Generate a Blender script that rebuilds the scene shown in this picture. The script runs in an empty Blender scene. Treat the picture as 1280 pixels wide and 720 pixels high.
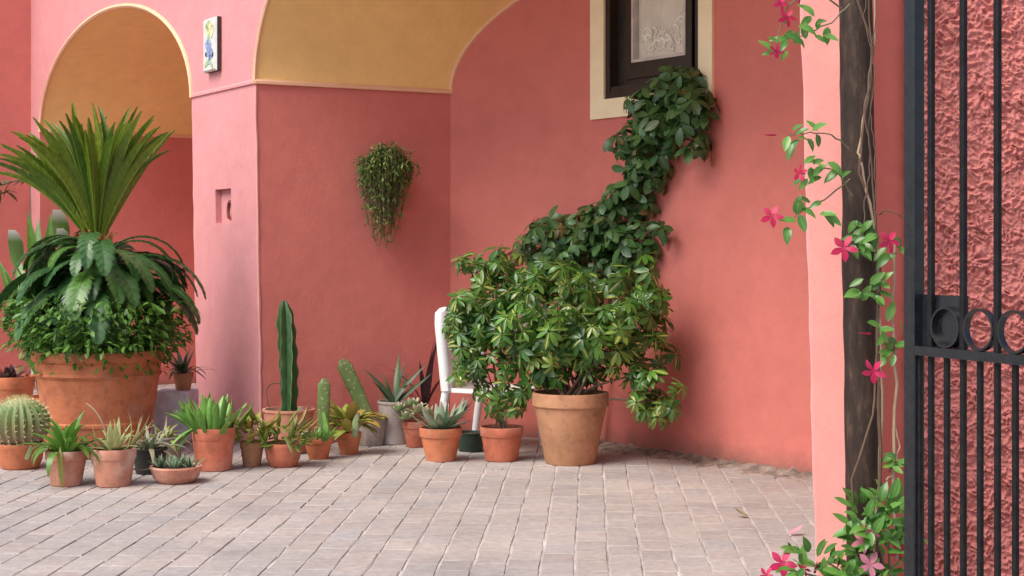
import bpy, math, random
from mathutils import Vector, Matrix, noise
R = random.Random(7)
rad = math.radians
S = bpy.context.scene
COL = S.collection

# ------------------------------------------------------------------ camera, world, sun, exposure
F, H, YH = 1950.0, 1.35, 315.0          # focal length in photo pixels, eye height, horizon row
cam = bpy.data.cameras.new('camera'); co = bpy.data.objects.new('camera', cam); COL.objects.link(co)
cam.sensor_width = 36; cam.lens = 36*F/1280; cam.shift_y = -(360-YH)/1280
cam.clip_start = .05; cam.clip_end = 3000
co.location = (0, 0, H); co.rotation_euler = (rad(90), 0, 0)
S.camera = co
W = bpy.data.worlds.new('World'); S.world = W; W.use_nodes = True
sun_dir = Vector((-.72, -.57, 1.25)).normalized()
sky = W.node_tree.nodes.new('ShaderNodeTexSky'); sky.sky_type = 'NISHITA'; sky.sun_disc = False
sky.sun_elevation = math.asin(sun_dir.z); sky.sun_rotation = math.atan2(sun_dir.x, sun_dir.y)
sky.dust_density = 3.0; sky.air_density = 1.0; sky.ozone_density = .6
bg = W.node_tree.nodes['Background']; bg.inputs[1].default_value = .13
W.node_tree.links.new(sky.outputs[0], bg.inputs[0])
sl = bpy.data.lights.new('sun', 'SUN'); sl.energy = 2.2; sl.angle = rad(40); sl.color = (1, .95, .88)
so = bpy.data.objects.new('sun', sl); COL.objects.link(so)
so.rotation_euler = sun_dir.to_track_quat('Z', 'Y').to_euler()
S.view_settings.view_transform = 'Standard'; S.view_settings.look = 'None'
S.view_settings.gamma = 1; S.view_settings.exposure = .68
S.cycles.max_bounces = 10; S.cycles.diffuse_bounces = 6

def ray(X): return (X-640)/F
def pt(X, Y, d): return Vector(((X-640)/F*d, d, H-(Y-YH)/F*d))
def gd(Y): return F*H/(Y-YH)             # depth of a ground point seen at row Y

# ------------------------------------------------------------------ materials
def mat(name):
    m = bpy.data.materials.new(name); m.use_nodes = True
    nt = m.node_tree; return m, nt, nt.nodes['Principled BSDF']
def nd(nt, typ, **kw):
    n = nt.nodes.new(typ)
    for k, v in kw.items(): setattr(n, k, v)
    return n
def noise_n(nt, scale, detail=4, rough=.6, coord='Object', vec=None):
    n = nd(nt, 'ShaderNodeTexNoise'); n.inputs['Scale'].default_value = scale
    n.inputs['Detail'].default_value = detail; n.inputs['Roughness'].default_value = rough
    if vec is None:
        tc = nd(nt, 'ShaderNodeTexCoord'); vec = tc.outputs[coord]
    nt.links.new(vec, n.inputs['Vector']); return n
def ramp(nt, fac, stops):
    r = nd(nt, 'ShaderNodeValToRGB'); e = r.color_ramp.elements
    while len(e) < len(stops): e.new(.5)
    for i, (p, c) in enumerate(stops):
        e[i].position = p; e[i].color = (*c, 1) if len(c) == 3 else c
    nt.links.new(fac, r.inputs[0]); return r
def mix(nt, fac, a, b, mode='MIX'):
    m = nd(nt, 'ShaderNodeMix', data_type='RGBA', blend_type=mode)
    for sock, v in ((m.inputs[0], fac), (m.inputs[6], a), (m.inputs[7], b)):
        if isinstance(v, (int, float)): sock.default_value = v
        elif isinstance(v, tuple): sock.default_value = (*v, 1)
        else: nt.links.new(v, sock)
    return m.outputs[2]
def mth(nt, op, a, b=None):
    m = nd(nt, 'ShaderNodeMath', operation=op)
    for i, v in enumerate((a, b)):
        if v is None: continue
        if isinstance(v, (int, float)): m.inputs[i].default_value = v
        else: nt.links.new(v, m.inputs[i])
    return m.outputs[0]
def bump(nt, bs, h, strength, dist):
    b = nd(nt, 'ShaderNodeBump'); b.inputs['Strength'].default_value = strength
    b.inputs['Distance'].default_value = dist
    nt.links.new(h, b.inputs['Height']); nt.links.new(b.outputs[0], bs.inputs['Normal'])
def worldpos(nt): return nd(nt, 'ShaderNodeNewGeometry').outputs['Position']
def sep(nt, v):
    s = nd(nt, 'ShaderNodeSeparateXYZ'); nt.links.new(v, s.inputs[0]); return s

def plaster(name, c, stain=0.0, bs_=.3, rough=.88, dirt=(.16, .11, .085)):
    m, nt, bs = mat(name); P = worldpos(nt)
    n1 = noise_n(nt, .9, 5, .6, vec=P); n2 = noise_n(nt, 7, 6, .65, vec=P); n3 = noise_n(nt, 60, 5, .7, vec=P)
    dk = tuple(x*.92 for x in c); lt = tuple(min(1, x*1.05+.006) for x in c)
    a = ramp(nt, n1.outputs[0], [(.3, dk), (.7, lt)]).outputs[0]
    b = ramp(nt, n2.outputs[0], [(.3, (.93, .92, .92)), (.7, (1.03, 1.03, 1.03))]).outputs[0]
    cc = mix(nt, 1.0, a, b, 'MULTIPLY')
    if stain > 0:                        # rising damp along the foot of the wall: wear with its own ragged outline
        z = sep(nt, P).outputs[2]
        e = mth(nt, 'ADD', z, mth(nt, 'MULTIPLY', mth(nt, 'SUBTRACT', n2.outputs[0], .5), .16))
        mk = ramp(nt, e, [(0.0, (1, 1, 1)), (stain, (0, 0, 0))]).outputs[0]
        cc = mix(nt, mth(nt, 'MULTIPLY', mk, .65), cc, dirt)
    nt.links.new(cc, bs.inputs['Base Color']); bs.inputs['Roughness'].default_value = rough
    bs.inputs['Specular IOR Level'].default_value = .2
    n6 = noise_n(nt, 2.6, 4, .5, vec=P)
    hh = mth(nt, 'ADD', mth(nt, 'ADD', mth(nt, 'MULTIPLY', n2.outputs[0], 1.6), mth(nt, 'MULTIPLY', n3.outputs[0], .6)), mth(nt, 'MULTIPLY', n6.outputs[0], 2.5))
    bump(nt, bs, hh, bs_, .012)
    return m

PINK = (.645, .280, .285)
M_pink = plaster('pink_plaster', PINK, .10)
M_back = plaster('rose_plaster', (.65, .20, .165), .15)
M_post = plaster('salmon_plaster', (.66, .275, .24), .10)
M_end = plaster('orange_rose_plaster', (.70, .17, .125), .10)
M_ochre = plaster('ochre_plaster', (.97, .64, .26))
M_cream = plaster('cream_plaster', (.93, .82, .56), bs_=.15)
M_trim = plaster('apricot_plaster', (.85, .52, .33), bs_=.15)
M_rough = plaster('rough_pink_stucco', (.58, .205, .18), bs_=.7, rough=.97)

def simple(name, c, rough=.5, metal=0, var=.12, scale=8, bstr=0, spec=.5):
    m, nt, bs = mat(name)
    oi = nd(nt, 'ShaderNodeObjectInfo')
    n = noise_n(nt, scale, 5, .6)
    lo = tuple(x*(1-var*1.6) for x in c); hi = tuple(min(1, x*(1+var*1.6)) for x in c)
    cc = ramp(nt, n.outputs[0], [(.3, lo), (.7, hi)]).outputs[0]
    nt.links.new(cc, bs.inputs['Base Color'])
    bs.inputs['Roughness'].default_value = rough; bs.inputs['Metallic'].default_value = metal
    bs.inputs['Specular IOR Level'].default_value = spec
    if bstr: bump(nt, bs, n.outputs[0], bstr, .01)
    return m

def terracotta(name, c, pale=.4, bloom=(.68, .55, .48)):
    m, nt, bs = mat(name); oi = nd(nt, 'ShaderNodeObjectInfo')
    tc = nd(nt, 'ShaderNodeTexCoord')
    va = nd(nt, 'ShaderNodeVectorMath', operation='ADD'); nt.links.new(tc.outputs['Object'], va.inputs[0])
    sc = nd(nt, 'ShaderNodeVectorMath', operation='SCALE'); sc.inputs[0].default_value = (13, 7, 5)
    nt.links.new(oi.outputs['Random'], sc.inputs['Scale']); nt.links.new(sc.outputs[0], va.inputs[1])
    V = va.outputs[0]
    n1 = noise_n(nt, 7, 6, .65, vec=V); n2 = noise_n(nt, 3.2, 5, .6, vec=V); n3 = noise_n(nt, 90, 3, .6, vec=V)
    dk = tuple(x*.62 for x in c); lt = tuple(min(1, x*1.25) for x in c)
    a = ramp(nt, n1.outputs[0], [(.28, dk), (.5, c), (.75, lt)]).outputs[0]
    mk = ramp(nt, n2.outputs[0], [(.5, (0, 0, 0)), (.68, (1, 1, 1))]).outputs[0]
    a = mix(nt, mth(nt, 'MULTIPLY', mk, pale), a, bloom)
    n4 = noise_n(nt, 16, 6, .75, vec=V)
    a = mix(nt, mth(nt, 'MULTIPLY', ramp(nt, n4.outputs[0], [(.55, (0, 0, 0)), (.66, (1, 1, 1))]).outputs[0], .5), a, tuple(x*.5 for x in c))
    n5 = noise_n(nt, 2.1, 6, .7, vec=V)
    a = mix(nt, mth(nt, 'MULTIPLY', ramp(nt, n5.outputs[0], [(.56, (0, 0, 0)), (.7, (1, 1, 1))]).outputs[0], .3), a, (.2, .17, .11))
    h = mth(nt, 'ADD', .8, mth(nt, 'MULTIPLY', oi.outputs['Random'], .35))
    hv = nd(nt, 'ShaderNodeHueSaturation'); nt.links.new(a, hv.inputs['Color']); nt.links.new(h, hv.inputs['Value'])
    nt.links.new(hv.outputs[0], bs.inputs['Base Color'])
    bs.inputs['Roughness'].default_value = .8; bs.inputs['Specular IOR Level'].default_value = .25
    bump(nt, bs, mth(nt, 'ADD', n1.outputs[0], mth(nt, 'MULTIPLY', n3.outputs[0], .3)), .25, .008)
    return m
M_terra = terracotta('terracotta', (.61, .205, .098), .25)
M_terra_red = terracotta('red_terracotta', (.50, .155, .09), .3)
M_terra_pale = terracotta('pale_terracotta', (.54, .24, .16), .85)
M_terra_old = terracotta('weathered_terracotta', (.46, .235, .13), .45, (.5, .40, .30))
M_stone = terracotta('grey_stone', (.36, .30, .27), .5, (.52, .48, .45))
M_soil = simple('potting_soil', (.045, .03, .02), .95, var=.35, scale=40, bstr=.8)

def leafmat(name, cols, rough=.38, trans=.22, vari=None, rib=None, tip=None, edge=None):
    """cols: list of greens picked per object; vari: colour of variegation; rib: midrib colour"""
    m, nt, bs = mat(name); oi = nd(nt, 'ShaderNodeObjectInfo'); rnd = oi.outputs['Random']
    st = [(i/max(1, len(cols)-1), c) for i, c in enumerate(cols)]
    base = ramp(nt, rnd, st).outputs[0]
    tc = nd(nt, 'ShaderNodeTexCoord'); uv = sep(nt, tc.outputs['UV'])
    at = nd(nt, 'ShaderNodeAttribute', attribute_name='rnd')
    n = noise_n(nt, 26, 4, .6)
    base = mix(nt, 1.0, base, ramp(nt, n.outputs[0], [(.25, (.72, .74, .7)), (.75, (1.2, 1.18, 1.1))]).outputs[0], 'MULTIPLY')
    base = mix(nt, 1.0, base, ramp(nt, at.outputs['Fac'], [(0, (.7, .75, .7)), (1, (1.3, 1.25, 1.2))]).outputs[0], 'MULTIPLY')
    dx = mth(nt, 'ABSOLUTE', mth(nt, 'SUBTRACT', uv.outputs[0], .5))
    if vari:
        nn = noise_n(nt, 38, 2, .5)
        r2 = mth(nt, 'FRACT', mth(nt, 'ADD', mth(nt, 'MULTIPLY', rnd, 7.31), at.outputs['Fac']))
        wid = mth(nt, 'MULTIPLY', mth(nt, 'SUBTRACT', r2, .74), .7)
        k = mth(nt, 'LESS_THAN', mth(nt, 'ADD', dx, mth(nt, 'MULTIPLY', mth(nt, 'SUBTRACT', nn.outputs[0], .5), .3)), wid)
        base = mix(nt, mth(nt, 'MULTIPLY', k, .9), base, vari)
    if rib:
        k = mth(nt, 'LESS_THAN', dx, .05)
        base = mix(nt, mth(nt, 'MULTIPLY', k, .6), base, rib)
    if edge:
        k = mth(nt, 'GREATER_THAN', dx, .38)
        base = mix(nt, mth(nt, 'MULTIPLY', k, .75), base, edge)
    if tip:
        k = ramp(nt, uv.outputs[1], [(.62, (0, 0, 0)), (1, (1, 1, 1))]).outputs[0]
        base = mix(nt, k, base, tip)
    nt.links.new(base, bs.inputs['Base Color'])
    bs.inputs['Roughness'].default_value = rough; bs.inputs['Specular IOR Level'].default_value = .5
    if trans:
        tr = nd(nt, 'ShaderNodeBsdfTranslucent'); ms = nd(nt, 'ShaderNodeMixShader'); ms.inputs[0].default_value = trans
        nt.links.new(base, tr.inputs[0]); nt.links.new(bs.outputs[0], ms.inputs[1]); nt.links.new(tr.outputs[0], ms.inputs[2])
        nt.links.new(ms.outputs[0], nt.nodes['Material Output'].inputs[0])
    return m
M_scheff = leafmat('variegated_leaf', [(0.037, 0.107, 0.021), (0.061, 0.177, 0.029), (0.122, 0.275, 0.044), (0.049, 0.140, 0.024), (0.041, 0.110, 0.024), (0.067, 0.183, 0.027), (0.055, 0.146, 0.024), (0.195, 0.293, 0.061)], .3, .2, vari=(.55, .50, .13))
M_climb = leafmat('dark_climber_leaf', [(0.035, 0.097, 0.030), (0.056, 0.148, 0.041), (0.088, 0.202, 0.067), (0.046, 0.119, 0.041), (0.054, 0.138, 0.042), (0.060, 0.144, 0.048), (0.048, 0.120, 0.036), (0.192, 0.132, 0.048)], .36, .15, rib=(.10, .19, .07))
M_frond = leafmat('young_frond', [(.085, .17, .012), (.14, .23, .016), (.24, .31, .028), (.11, .20, .014)], .42, .25)
M_oldfrond = leafmat('old_frond', [(0.037, 0.113, 0.035), (0.060, 0.158, 0.048), (0.073, 0.179, 0.040), (0.047, 0.132, 0.047), (0.092, 0.211, 0.040)], .36, .18)
M_trail = leafmat('trailing_leaf', [(0.075, 0.194, 0.030), (0.120, 0.254, 0.045)], .45, .2)
M_strap = leafmat('strap_leaf', [(0.092, 0.230, 0.034), (0.138, 0.310, 0.046), (0.081, 0.196, 0.034)], .35, .3, rib=(.25, .33, .1))
M_ptip = leafmat('pale_tipped_leaf', [(.10, .2, .05), (.13, .24, .06)], .3, .25, tip=(.75, .76, .70))
M_pale = leafmat('pale_spathe', [(.62, .64, .55), (.7, .7, .62)], .5, .3)
M_aloe = leafmat('green_succulent', [(0.101, 0.243, 0.054), (0.149, 0.324, 0.068), (0.203, 0.378, 0.081)], .4, .0)
M_agave = leafmat('variegated_agave', [(0.338, 0.388, 0.163), (0.250, 0.338, 0.125), (0.475, 0.475, 0.237)], .45, .0, edge=(.58, .52, .27))
M_grey = leafmat('grey_succulent', [(0.184, 0.276, 0.196), (0.253, 0.345, 0.253), (0.310, 0.368, 0.276)], .5, .0, tip=(.33, .28, .24))
M_curl = leafmat('dry_aloe', [(.26, .25, .17), (.33, .30, .21), (.20, .19, .13)], .6, .0)
M_yel = leafmat('yellow_succulent', [(0.300, 0.338, 0.062), (0.213, 0.275, 0.050), (0.400, 0.338, 0.075), (0.300, 0.163, 0.050)], .45, .1)
M_redg = leafmat('red_green_succulent', [(0.138, 0.250, 0.050), (0.200, 0.312, 0.062), (0.300, 0.188, 0.062), (0.112, 0.200, 0.050)], .45, .1)
M_hawor = leafmat('haworthia_leaf', [(0.084, 0.168, 0.084), (0.132, 0.228, 0.120), (0.240, 0.324, 0.216)], .4, .0, edge=(.36, .42, .30))
M_dark = leafmat('dark_agave', [(.035, .07, .035), (.05, .10, .05), (.07, .12, .05)], .45, .0)
M_purple = leafmat('purple_leaf', [(.05, .018, .03), (.08, .03, .045), (.035, .015, .03)], .45, .1)
M_rose = leafmat('echeveria_leaf', [(.22, .33, .15), (.30, .38, .20), (.26, .33, .20)], .5, .0, tip=(.45, .36, .26))
M_vleaf = leafmat('mandevilla_leaf', [(0.057, 0.172, 0.032), (0.103, 0.265, 0.046), (0.161, 0.345, 0.069), (0.069, 0.196, 0.040)], .28, .25, rib=(.2, .34, .12))
M_petal = leafmat('crimson_petal', [(.52, .012, .08), (.60, .025, .13), (.44, .01, .06)], .5, .3)
M_petal_pink = leafmat('pink_petal', [(.80, .20, .36), (.85, .38, .52)], .5, .3)
M_cactus = leafmat('column_cactus', [(.045, .12, .04), (.05, .13, .045)], .4, .0)
def padmat():
    m, nt, bs = mat('cactus_pad'); tc = nd(nt, 'ShaderNodeTexCoord'); v = nd(nt, 'ShaderNodeTexVoronoi'); v.inputs['Scale'].default_value = 46
    nt.links.new(tc.outputs['Object'], v.inputs['Vector']); n = noise_n(nt, 12, 6, .7)
    a = ramp(nt, n.outputs[0], [(.3, (.07, .115, .03)), (.55, (.12, .18, .045)), (.72, (.20, .19, .09))]).outputs[0]
    k = ramp(nt, v.outputs['Distance'], [(.16, (1, 1, 1)), (.26, (0, 0, 0))]).outputs[0]
    nt.links.new(mix(nt, k, a, (.36, .31, .19)), bs.inputs['Base Color']); bs.inputs['Roughness'].default_value = .6
    bump(nt, bs, n.outputs[0], .5, .01); return m
M_pad = padmat()
M_pad_old = leafmat('cactus_pad', [(.13, .20, .045), (.11, .18, .045)], .5, .0)
M_hang = leafmat('dry_trailing_leaf', [(0.188, 0.275, 0.075), (0.138, 0.225, 0.056), (0.275, 0.300, 0.112)], .6, .1)
M_stem = simple('green_brown_stem', (.16, .13, .07), .7, scale=30)
M_bark = simple('twig_bark', (.13, .08, .05), .8, scale=25, bstr=.4)
M_twig = simple('pale_cane', (.40, .28, .18), .7, scale=20)
M_trunk = simple('cycad_trunk', (.13, .075, .045), .9, var=.4, scale=30, bstr=.8)
M_fuzz = simple('cycad_fuzz', (.52, .24, .08), .9, var=.3, scale=40, bstr=.5)
M_spine = simple('cactus_spine', (.66, .58, .30), .6, scale=20)
M_white = simple('white_plastic', (.80, .80, .80), .38, var=.03, scale=5)
M_block = simple('painted_concrete', (.62, .65, .70), .85, var=.14, scale=14, bstr=.3)
M_wood = simple('dark_window_wood', (.022, .015, .012), .45, var=.3, scale=12)
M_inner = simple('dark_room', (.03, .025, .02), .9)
M_blackpl = simple('black_plastic', (.02, .022, .02), .5, scale=10)
M_wire = simple('white_thread', (.9, .88, .82), .8, var=.02)
M_glaze_blue = simple('blue_glaze', (.26, .36, .56), .2, var=.4, scale=40)
M_glaze_dark = simple('navy_glaze', (.02, .04, .12), .2)
M_glaze_yel = simple('yellow_glaze', (.72, .74, .42), .2, var=.2, scale=40)
M_glaze_green = simple('green_glaze', (.38, .55, .32), .2, var=.2, scale=40)
M_tile = simple('white_glaze', (.62, .66, .63), .2, var=.08, scale=14)
M_darkred = simple('oxide_red_iron', (.20, .045, .04), .7, var=.2)
def iron():
    m, nt, bs = mat('black_gate_paint'); n = noise_n(nt, 22, 6, .7); n2 = noise_n(nt, 160, 3, .6)
    nt.links.new(ramp(nt, n.outputs[0], [(.35, (.006, .0075, .010)), (.68, (.015, .018, .023)), (.80, (.05, .03, .022))]).outputs[0], bs.inputs['Base Color'])
    nt.links.new(ramp(nt, n.outputs[0], [(.3, (.2,)*3), (.7, (.4,)*3)]).outputs[0], bs.inputs['Roughness'])
    bump(nt, bs, n2.outputs[0], .25, .002); return m
M_iron = iron()
M_bar = simple('black_bar_paint', (.009, .008, .009), .55, var=.4, scale=30, bstr=.2, spec=.25)
def polemat():
    m, nt, bs = mat('weathered_brown_pole')
    tc = nd(nt, 'ShaderNodeTexCoord'); mp = nd(nt, 'ShaderNodeMapping'); mp.inputs['Scale'].default_value = (1, 1, .25)
    nt.links.new(tc.outputs['Object'], mp.inputs[0])
    n = noise_n(nt, 34, 7, .7, vec=mp.outputs[0]); n2 = noise_n(nt, 9, 5, .6)
    a = ramp(nt, n.outputs[0], [(.3, (.016, .009, .006)), (.55, (.045, .026, .018)), (.75, (.12, .072, .05))]).outputs[0]
    mk = ramp(nt, n2.outputs[0], [(.62, (0, 0, 0)), (.72, (1, 1, 1))]).outputs[0]
    a = mix(nt, mth(nt, 'MULTIPLY', mk, .3), a, (.12, .085, .07))
    nt.links.new(a, bs.inputs['Base Color']); bs.inputs['Roughness'].default_value = .6; bs.inputs['Specular IOR Level'].default_value = .3
    bump(nt, bs, n.outputs[0], .5, .008); return m
M_pole = polemat()
def glassmat():
    m, nt, bs = mat('window_glass'); nt.nodes.remove(bs)
    t = nd(nt, 'ShaderNodeBsdfTransparent'); t.inputs[0].default_value = (.95, .97, .96, 1)
    g = nd(nt, 'ShaderNodeBsdfGlossy'); g.inputs['Roughness'].default_value = .03
    fr = nd(nt, 'ShaderNodeFresnel'); fr.inputs[0].default_value = 1.6
    ms = nd(nt, 'ShaderNodeMixShader'); nt.links.new(mth(nt, 'ADD', mth(nt, 'MULTIPLY', fr.outputs[0], .6), .10), ms.inputs[0])
    nt.links.new(t.outputs[0], ms.inputs[1]); nt.links.new(g.outputs[0], ms.inputs[2])
    nt.links.new(ms.outputs[0], nt.nodes['Material Output'].inputs[0]); return m
M_glass = glassmat()
M_curtain = simple('cream_curtain', (.92, .84, .76), .9, var=.05, scale=6)
def pavermat(name, attr):
    m, nt, bs = mat(name); P = worldpos(nt)
    if attr: rnd = nd(nt, 'ShaderNodeAttribute', attribute_name='rnd').outputs['Fac']
    else: rnd = nd(nt, 'ShaderNodeObjectInfo').outputs['Random']
    a = ramp(nt, rnd, [(0, (.36, .33, .32)), (.2, (.40, .365, .35)), (.4, (.37, .35, .345)), (.6, (.41, .38, .36)), (.8, (.405, .36, .34)), (1, (.36, .35, .355))]).outputs[0]
    n1 = noise_n(nt, 1.3, 5, .6, vec=P); n2 = noise_n(nt, 22, 6, .7, vec=P); n3 = noise_n(nt, 120, 3, .6, vec=P)
    a = mix(nt, 1.0, a, ramp(nt, n1.outputs[0], [(.3, (.80, .80, .81)), (.7, (1.12, 1.1, 1.08))]).outputs[0], 'MULTIPLY')
    a = mix(nt, 1.0, a, ramp(nt, n2.outputs[0], [(.25, (.74, .72, .70)), (.7, (1.12, 1.1, 1.08))]).outputs[0], 'MULTIPLY')
    nt.links.new(a, bs.inputs['Base Color']); bs.inputs['Roughness'].default_value = .82
    bs.inputs['Specular IOR Level'].default_value = .25
    bump(nt, bs, mth(nt, 'ADD', n2.outputs[0], mth(nt, 'MULTIPLY', n3.outputs[0], .4)), .6, .008)
    return m
M_paver = pavermat('worn_paver', False); M_paver_mass = pavermat('worn_paver_mass', True)
M_mortar = simple('sandy_joint', (.40, .365, .35), .95, var=.3, scale=3, bstr=.5)
M_dirt = simple('damp_dirt', (.24, .195, .165), .95, var=.45, scale=9, bstr=.7)

# ------------------------------------------------------------------ mesh builder
class MB:
    def __init__(s): s.v = []; s.f = []; s.uv = []; s.rn = []
    def add(s, vs, fs, uvs=None, rnd=.5):
        o = len(s.v); s.v += [tuple(v) for v in vs]
        for f in fs:
            s.f.append(tuple(i+o for i in f)); s.rn.append(rnd)
            s.uv.append([uvs[i] if uvs else (.5, .5) for i in f])
    def box(s, a, b, M=None):
        x0, y0, z0 = a; x1, y1, z1 = b
        vs = [Vector(p) for p in ((x0,y0,z0),(x1,y0,z0),(x1,y1,z0),(x0,y1,z0),(x0,y0,z1),(x1,y0,z1),(x1,y1,z1),(x0,y1,z1))]
        if M: vs = [M @ v for v in vs]
        s.add(vs, [(0,3,2,1),(4,5,6,7),(0,1,5,4),(1,2,6,5),(2,3,7,6),(3,0,4,7)])
    def tube(s, P, r, n=6, cap=True, sect=None, rnd=.5):
        P = [Vector(p) for p in P]; m = len(P)
        if not hasattr(r, '__len__'): r = [r]*m
        vs, fs, uv = [], [], []
        t0 = (P[1]-P[0]).normalized(); u = t0.orthogonal().normalized()
        for i in range(m):
            t = (P[min(i+1, m-1)]-P[max(i-1, 0)]).normalized()
            u = (u-t*u.dot(t)).normalized(); w = t.cross(u)
            for k in range(n):
                a = 2*math.pi*k/n; vs.append(P[i]+(u*math.cos(a)+w*math.sin(a))*r[i]); uv.append((k/n, i/(m-1)))
        for i in range(m-1):
            for k in range(n):
                fs.append((i*n+k, i*n+(k+1) % n, (i+1)*n+(k+1) % n, (i+1)*n+k))
        if cap: fs += [tuple(range(n-1, -1, -1)), tuple((m-1)*n+k for k in range(n))]
        s.add(vs, fs, uv, rnd)
    def lathe(s, prof, n=36, squash=None, M=None, wob=0):
        vs, fs = [], []; m = len(prof)
        for r, z in prof:
            for k in range(n):
                a = 2*math.pi*k/n
                q = r*(1+wob*noise.noise(Vector((math.cos(a)*1.3, math.sin(a)*1.3, z*4+len(prof)))))
                v = Vector((q*math.cos(a), q*math.sin(a), z)); vs.append(M @ v if M else v)
        for i in range(m-1):
            for k in range(n): fs.append((i*n+k, i*n+(k+1) % n, (i+1)*n+(k+1) % n, (i+1)*n+k))
        fs.append(tuple(range(n-1, -1, -1))); fs.append(tuple((m-1)*n+k for k in range(n)))
        s.add(vs, fs)
    def mesh(s, name, m=None, smooth=True, ang=38):
        me = bpy.data.meshes.new(name); me.from_pydata(s.v, [], s.f); me.validate(clean_customdata=False)
        ul = me.uv_layers.new(name='UV'); i = 0
        if len(me.polygons) == len(s.f):
            flat = [c for f in s.uv for u in f for c in u]
            if len(flat) == 2*len(ul.data): ul.data.foreach_set('uv', flat)
            at = me.attributes.new('rnd', 'FLOAT', 'FACE'); at.data.foreach_set('value', s.rn)
        if smooth:
            me.polygons.foreach_set('use_smooth', [True]*len(me.polygons)); me.set_sharp_from_angle(angle=rad(ang))
        if m: me.materials.append(m)
        me.update(); return me
def link(name, me, parent=None, M=None):
    o = bpy.data.objects.new(name, me); COL.objects.link(o)
    if parent: o.parent = parent
    if M is not None: o.matrix_local = M
    return o
def thing(name, label, cat, loc=(0,0,0), group=None):
    o = bpy.data.objects.new(name, None); COL.objects.link(o); o.location = loc
    o.empty_display_size = .1
    o['label'] = label; o['category'] = cat
    if group: o['group'] = group
    return o
def tag(o, label, cat, group=None):
    o['label'] = label; o['category'] = cat
    if group: o['group'] = group
def orient(loc, d, up, s=1.0, sx=None):
    y = Vector(d).normalized(); up = Vector(up)
    x = y.cross(up)
    if x.length < 1e-4: x = y.orthogonal()
    x.normalize(); z = x.cross(y)
    k = s if sx is None else sx
    M = Matrix(((x.x*k, y.x*s, z.x*s, loc[0]), (x.y*k, y.y*s, z.y*s, loc[1]), (x.z*k, y.z*s, z.z*s, loc[2]), (0,0,0,1)))
    return M
def ru(a, b): return R.uniform(a, b)
def rv(s=1): return Vector((ru(-1,1), ru(-1,1), ru(-1,1)))*s

# leaf along local +Y, upper side +Z
def add_leaf(b, L, Wd, n=4, bend=0., fold=.15, prof=None, M=None, rnd=.5, wave=0.):
    prof = prof or (lambda t: math.sin(math.pi*min(1, t**.8*.97+.03))**.8)
    vs, fs, uv = [], [], []; y = z = 0; a = 0
    for i in range(n+1):
        t = i/n; w = Wd/2*max(.02, prof(t)); zz = wave*math.sin(t*9)
        for sx, u in ((-1, 0), (0, .5), (1, 1)):
            v = Vector((sx*w, y, z+zz+abs(sx)*w*fold)); vs.append(M @ v if M else v); uv.append((u, t))
        a = bend*(i+.5)/n; y += L/n*math.cos(a); z += L/n*math.sin(a)
    for i in range(n):
        for k in (0, 1): fs.append((i*3+k, i*3+k+1, i*3+k+4, i*3+k+3))
    b.add(vs, fs, uv, rnd)
def leaf_mesh(name, m, L, Wd, **kw):
    b = MB(); add_leaf(b, L, Wd, **kw); return b.mesh(name, m)
# fleshy leaf: flattened tapering body along +Y
def fleshy(name, m, L, Wd, T, bend=0., n=5, k=6, prof=None, tip=.04, twist=0.):
    prof = prof or (lambda t: (1-t**2.2)*(.8+.5*t*(1-t))+tip)
    b = MB(); vs, fs, uv = [], [], []; y = z = x = 0
    for i in range(n+1):
        t = i/n; a = bend*t; w = prof(t)
        for j in range(k):
            p = 2*math.pi*j/k
            sx = math.cos(p)*Wd/2*w; sz = math.sin(p)*T/2*w
            if sz > 0: sz *= .45
            vs.append(Vector((x+sx, y-sz*math.sin(a), z+sz*math.cos(a)))); uv.append((.5+.5*math.cos(p), t))
        y += L/n*math.cos(a); z += L/n*math.sin(a); x += twist*L/n*math.sin(t*3)
    for i in range(n):
        for j in range(k): fs.append((i*k+j, i*k+(j+1) % k, (i+1)*k+(j+1) % k, (i+1)*k+j))
    fs += [tuple(range(k-1, -1, -1)), tuple(n*k+j for j in range(k))]
    b.add(vs, fs, uv); return b.mesh(name, m, ang=70)
def bez(p0, p1, p2, p3=None, n=8):
    p0, p1, p2 = Vector(p0), Vector(p1), Vector(p2); o = []
    for i in range(n+1):
        t = i/n
        if p3 is None: o.append(p0*(1-t)**2+p1*2*t*(1-t)+p2*t*t)
        else: q = Vector(p3); o.append(p0*(1-t)**3+p1*3*t*(1-t)**2+p2*3*t*t*(1-t)+q*t**3)
    return o

# ------------------------------------------------------------------ ground and pavers
b = MB(); b.add([(-400,-400,-.0046),(400,-400,-.0046),(400,400,-.0046),(-400,400,-.0046)], [(0,1,2,3)])
ground = link('ground', b.mesh('ground', M_mortar)); ground['kind'] = 'structure'
PW, PL = .146, .232
pd = Vector((.051, 1, 0)).normalized(); pr = Vector((pd.y, -pd.x, 0))
def paver_shape(w, l, jit):
    c = .006; hw, hl = w/2-.0025, l/2-.0025
    def ring(x, y, z, j): return [Vector((sx*x+ru(-j,j), sy*y+ru(-j,j), z+ru(-j,j)*.4)) for sx, sy in ((-1,-1),(1,-1),(1,1),(-1,1))]
    return ring(hw, hl, -.03, jit)+ring(hw, hl, -.006, jit)+ring(hw-c, hl-c, 0, jit), \
        [(0,1,5,4),(1,2,6,5),(2,3,7,6),(3,0,4,7),(4,5,9,8),(5,6,10,9),(6,7,11,10),(7,4,8,11),(8,9,10,11)]
pm = []
for i in range(12):
    b = MB(); b.add(*paver_shape(PW, PL, .0050)); pm.append(b.mesh('brick_paver', M_paver, ang=20))
cells = []
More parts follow.
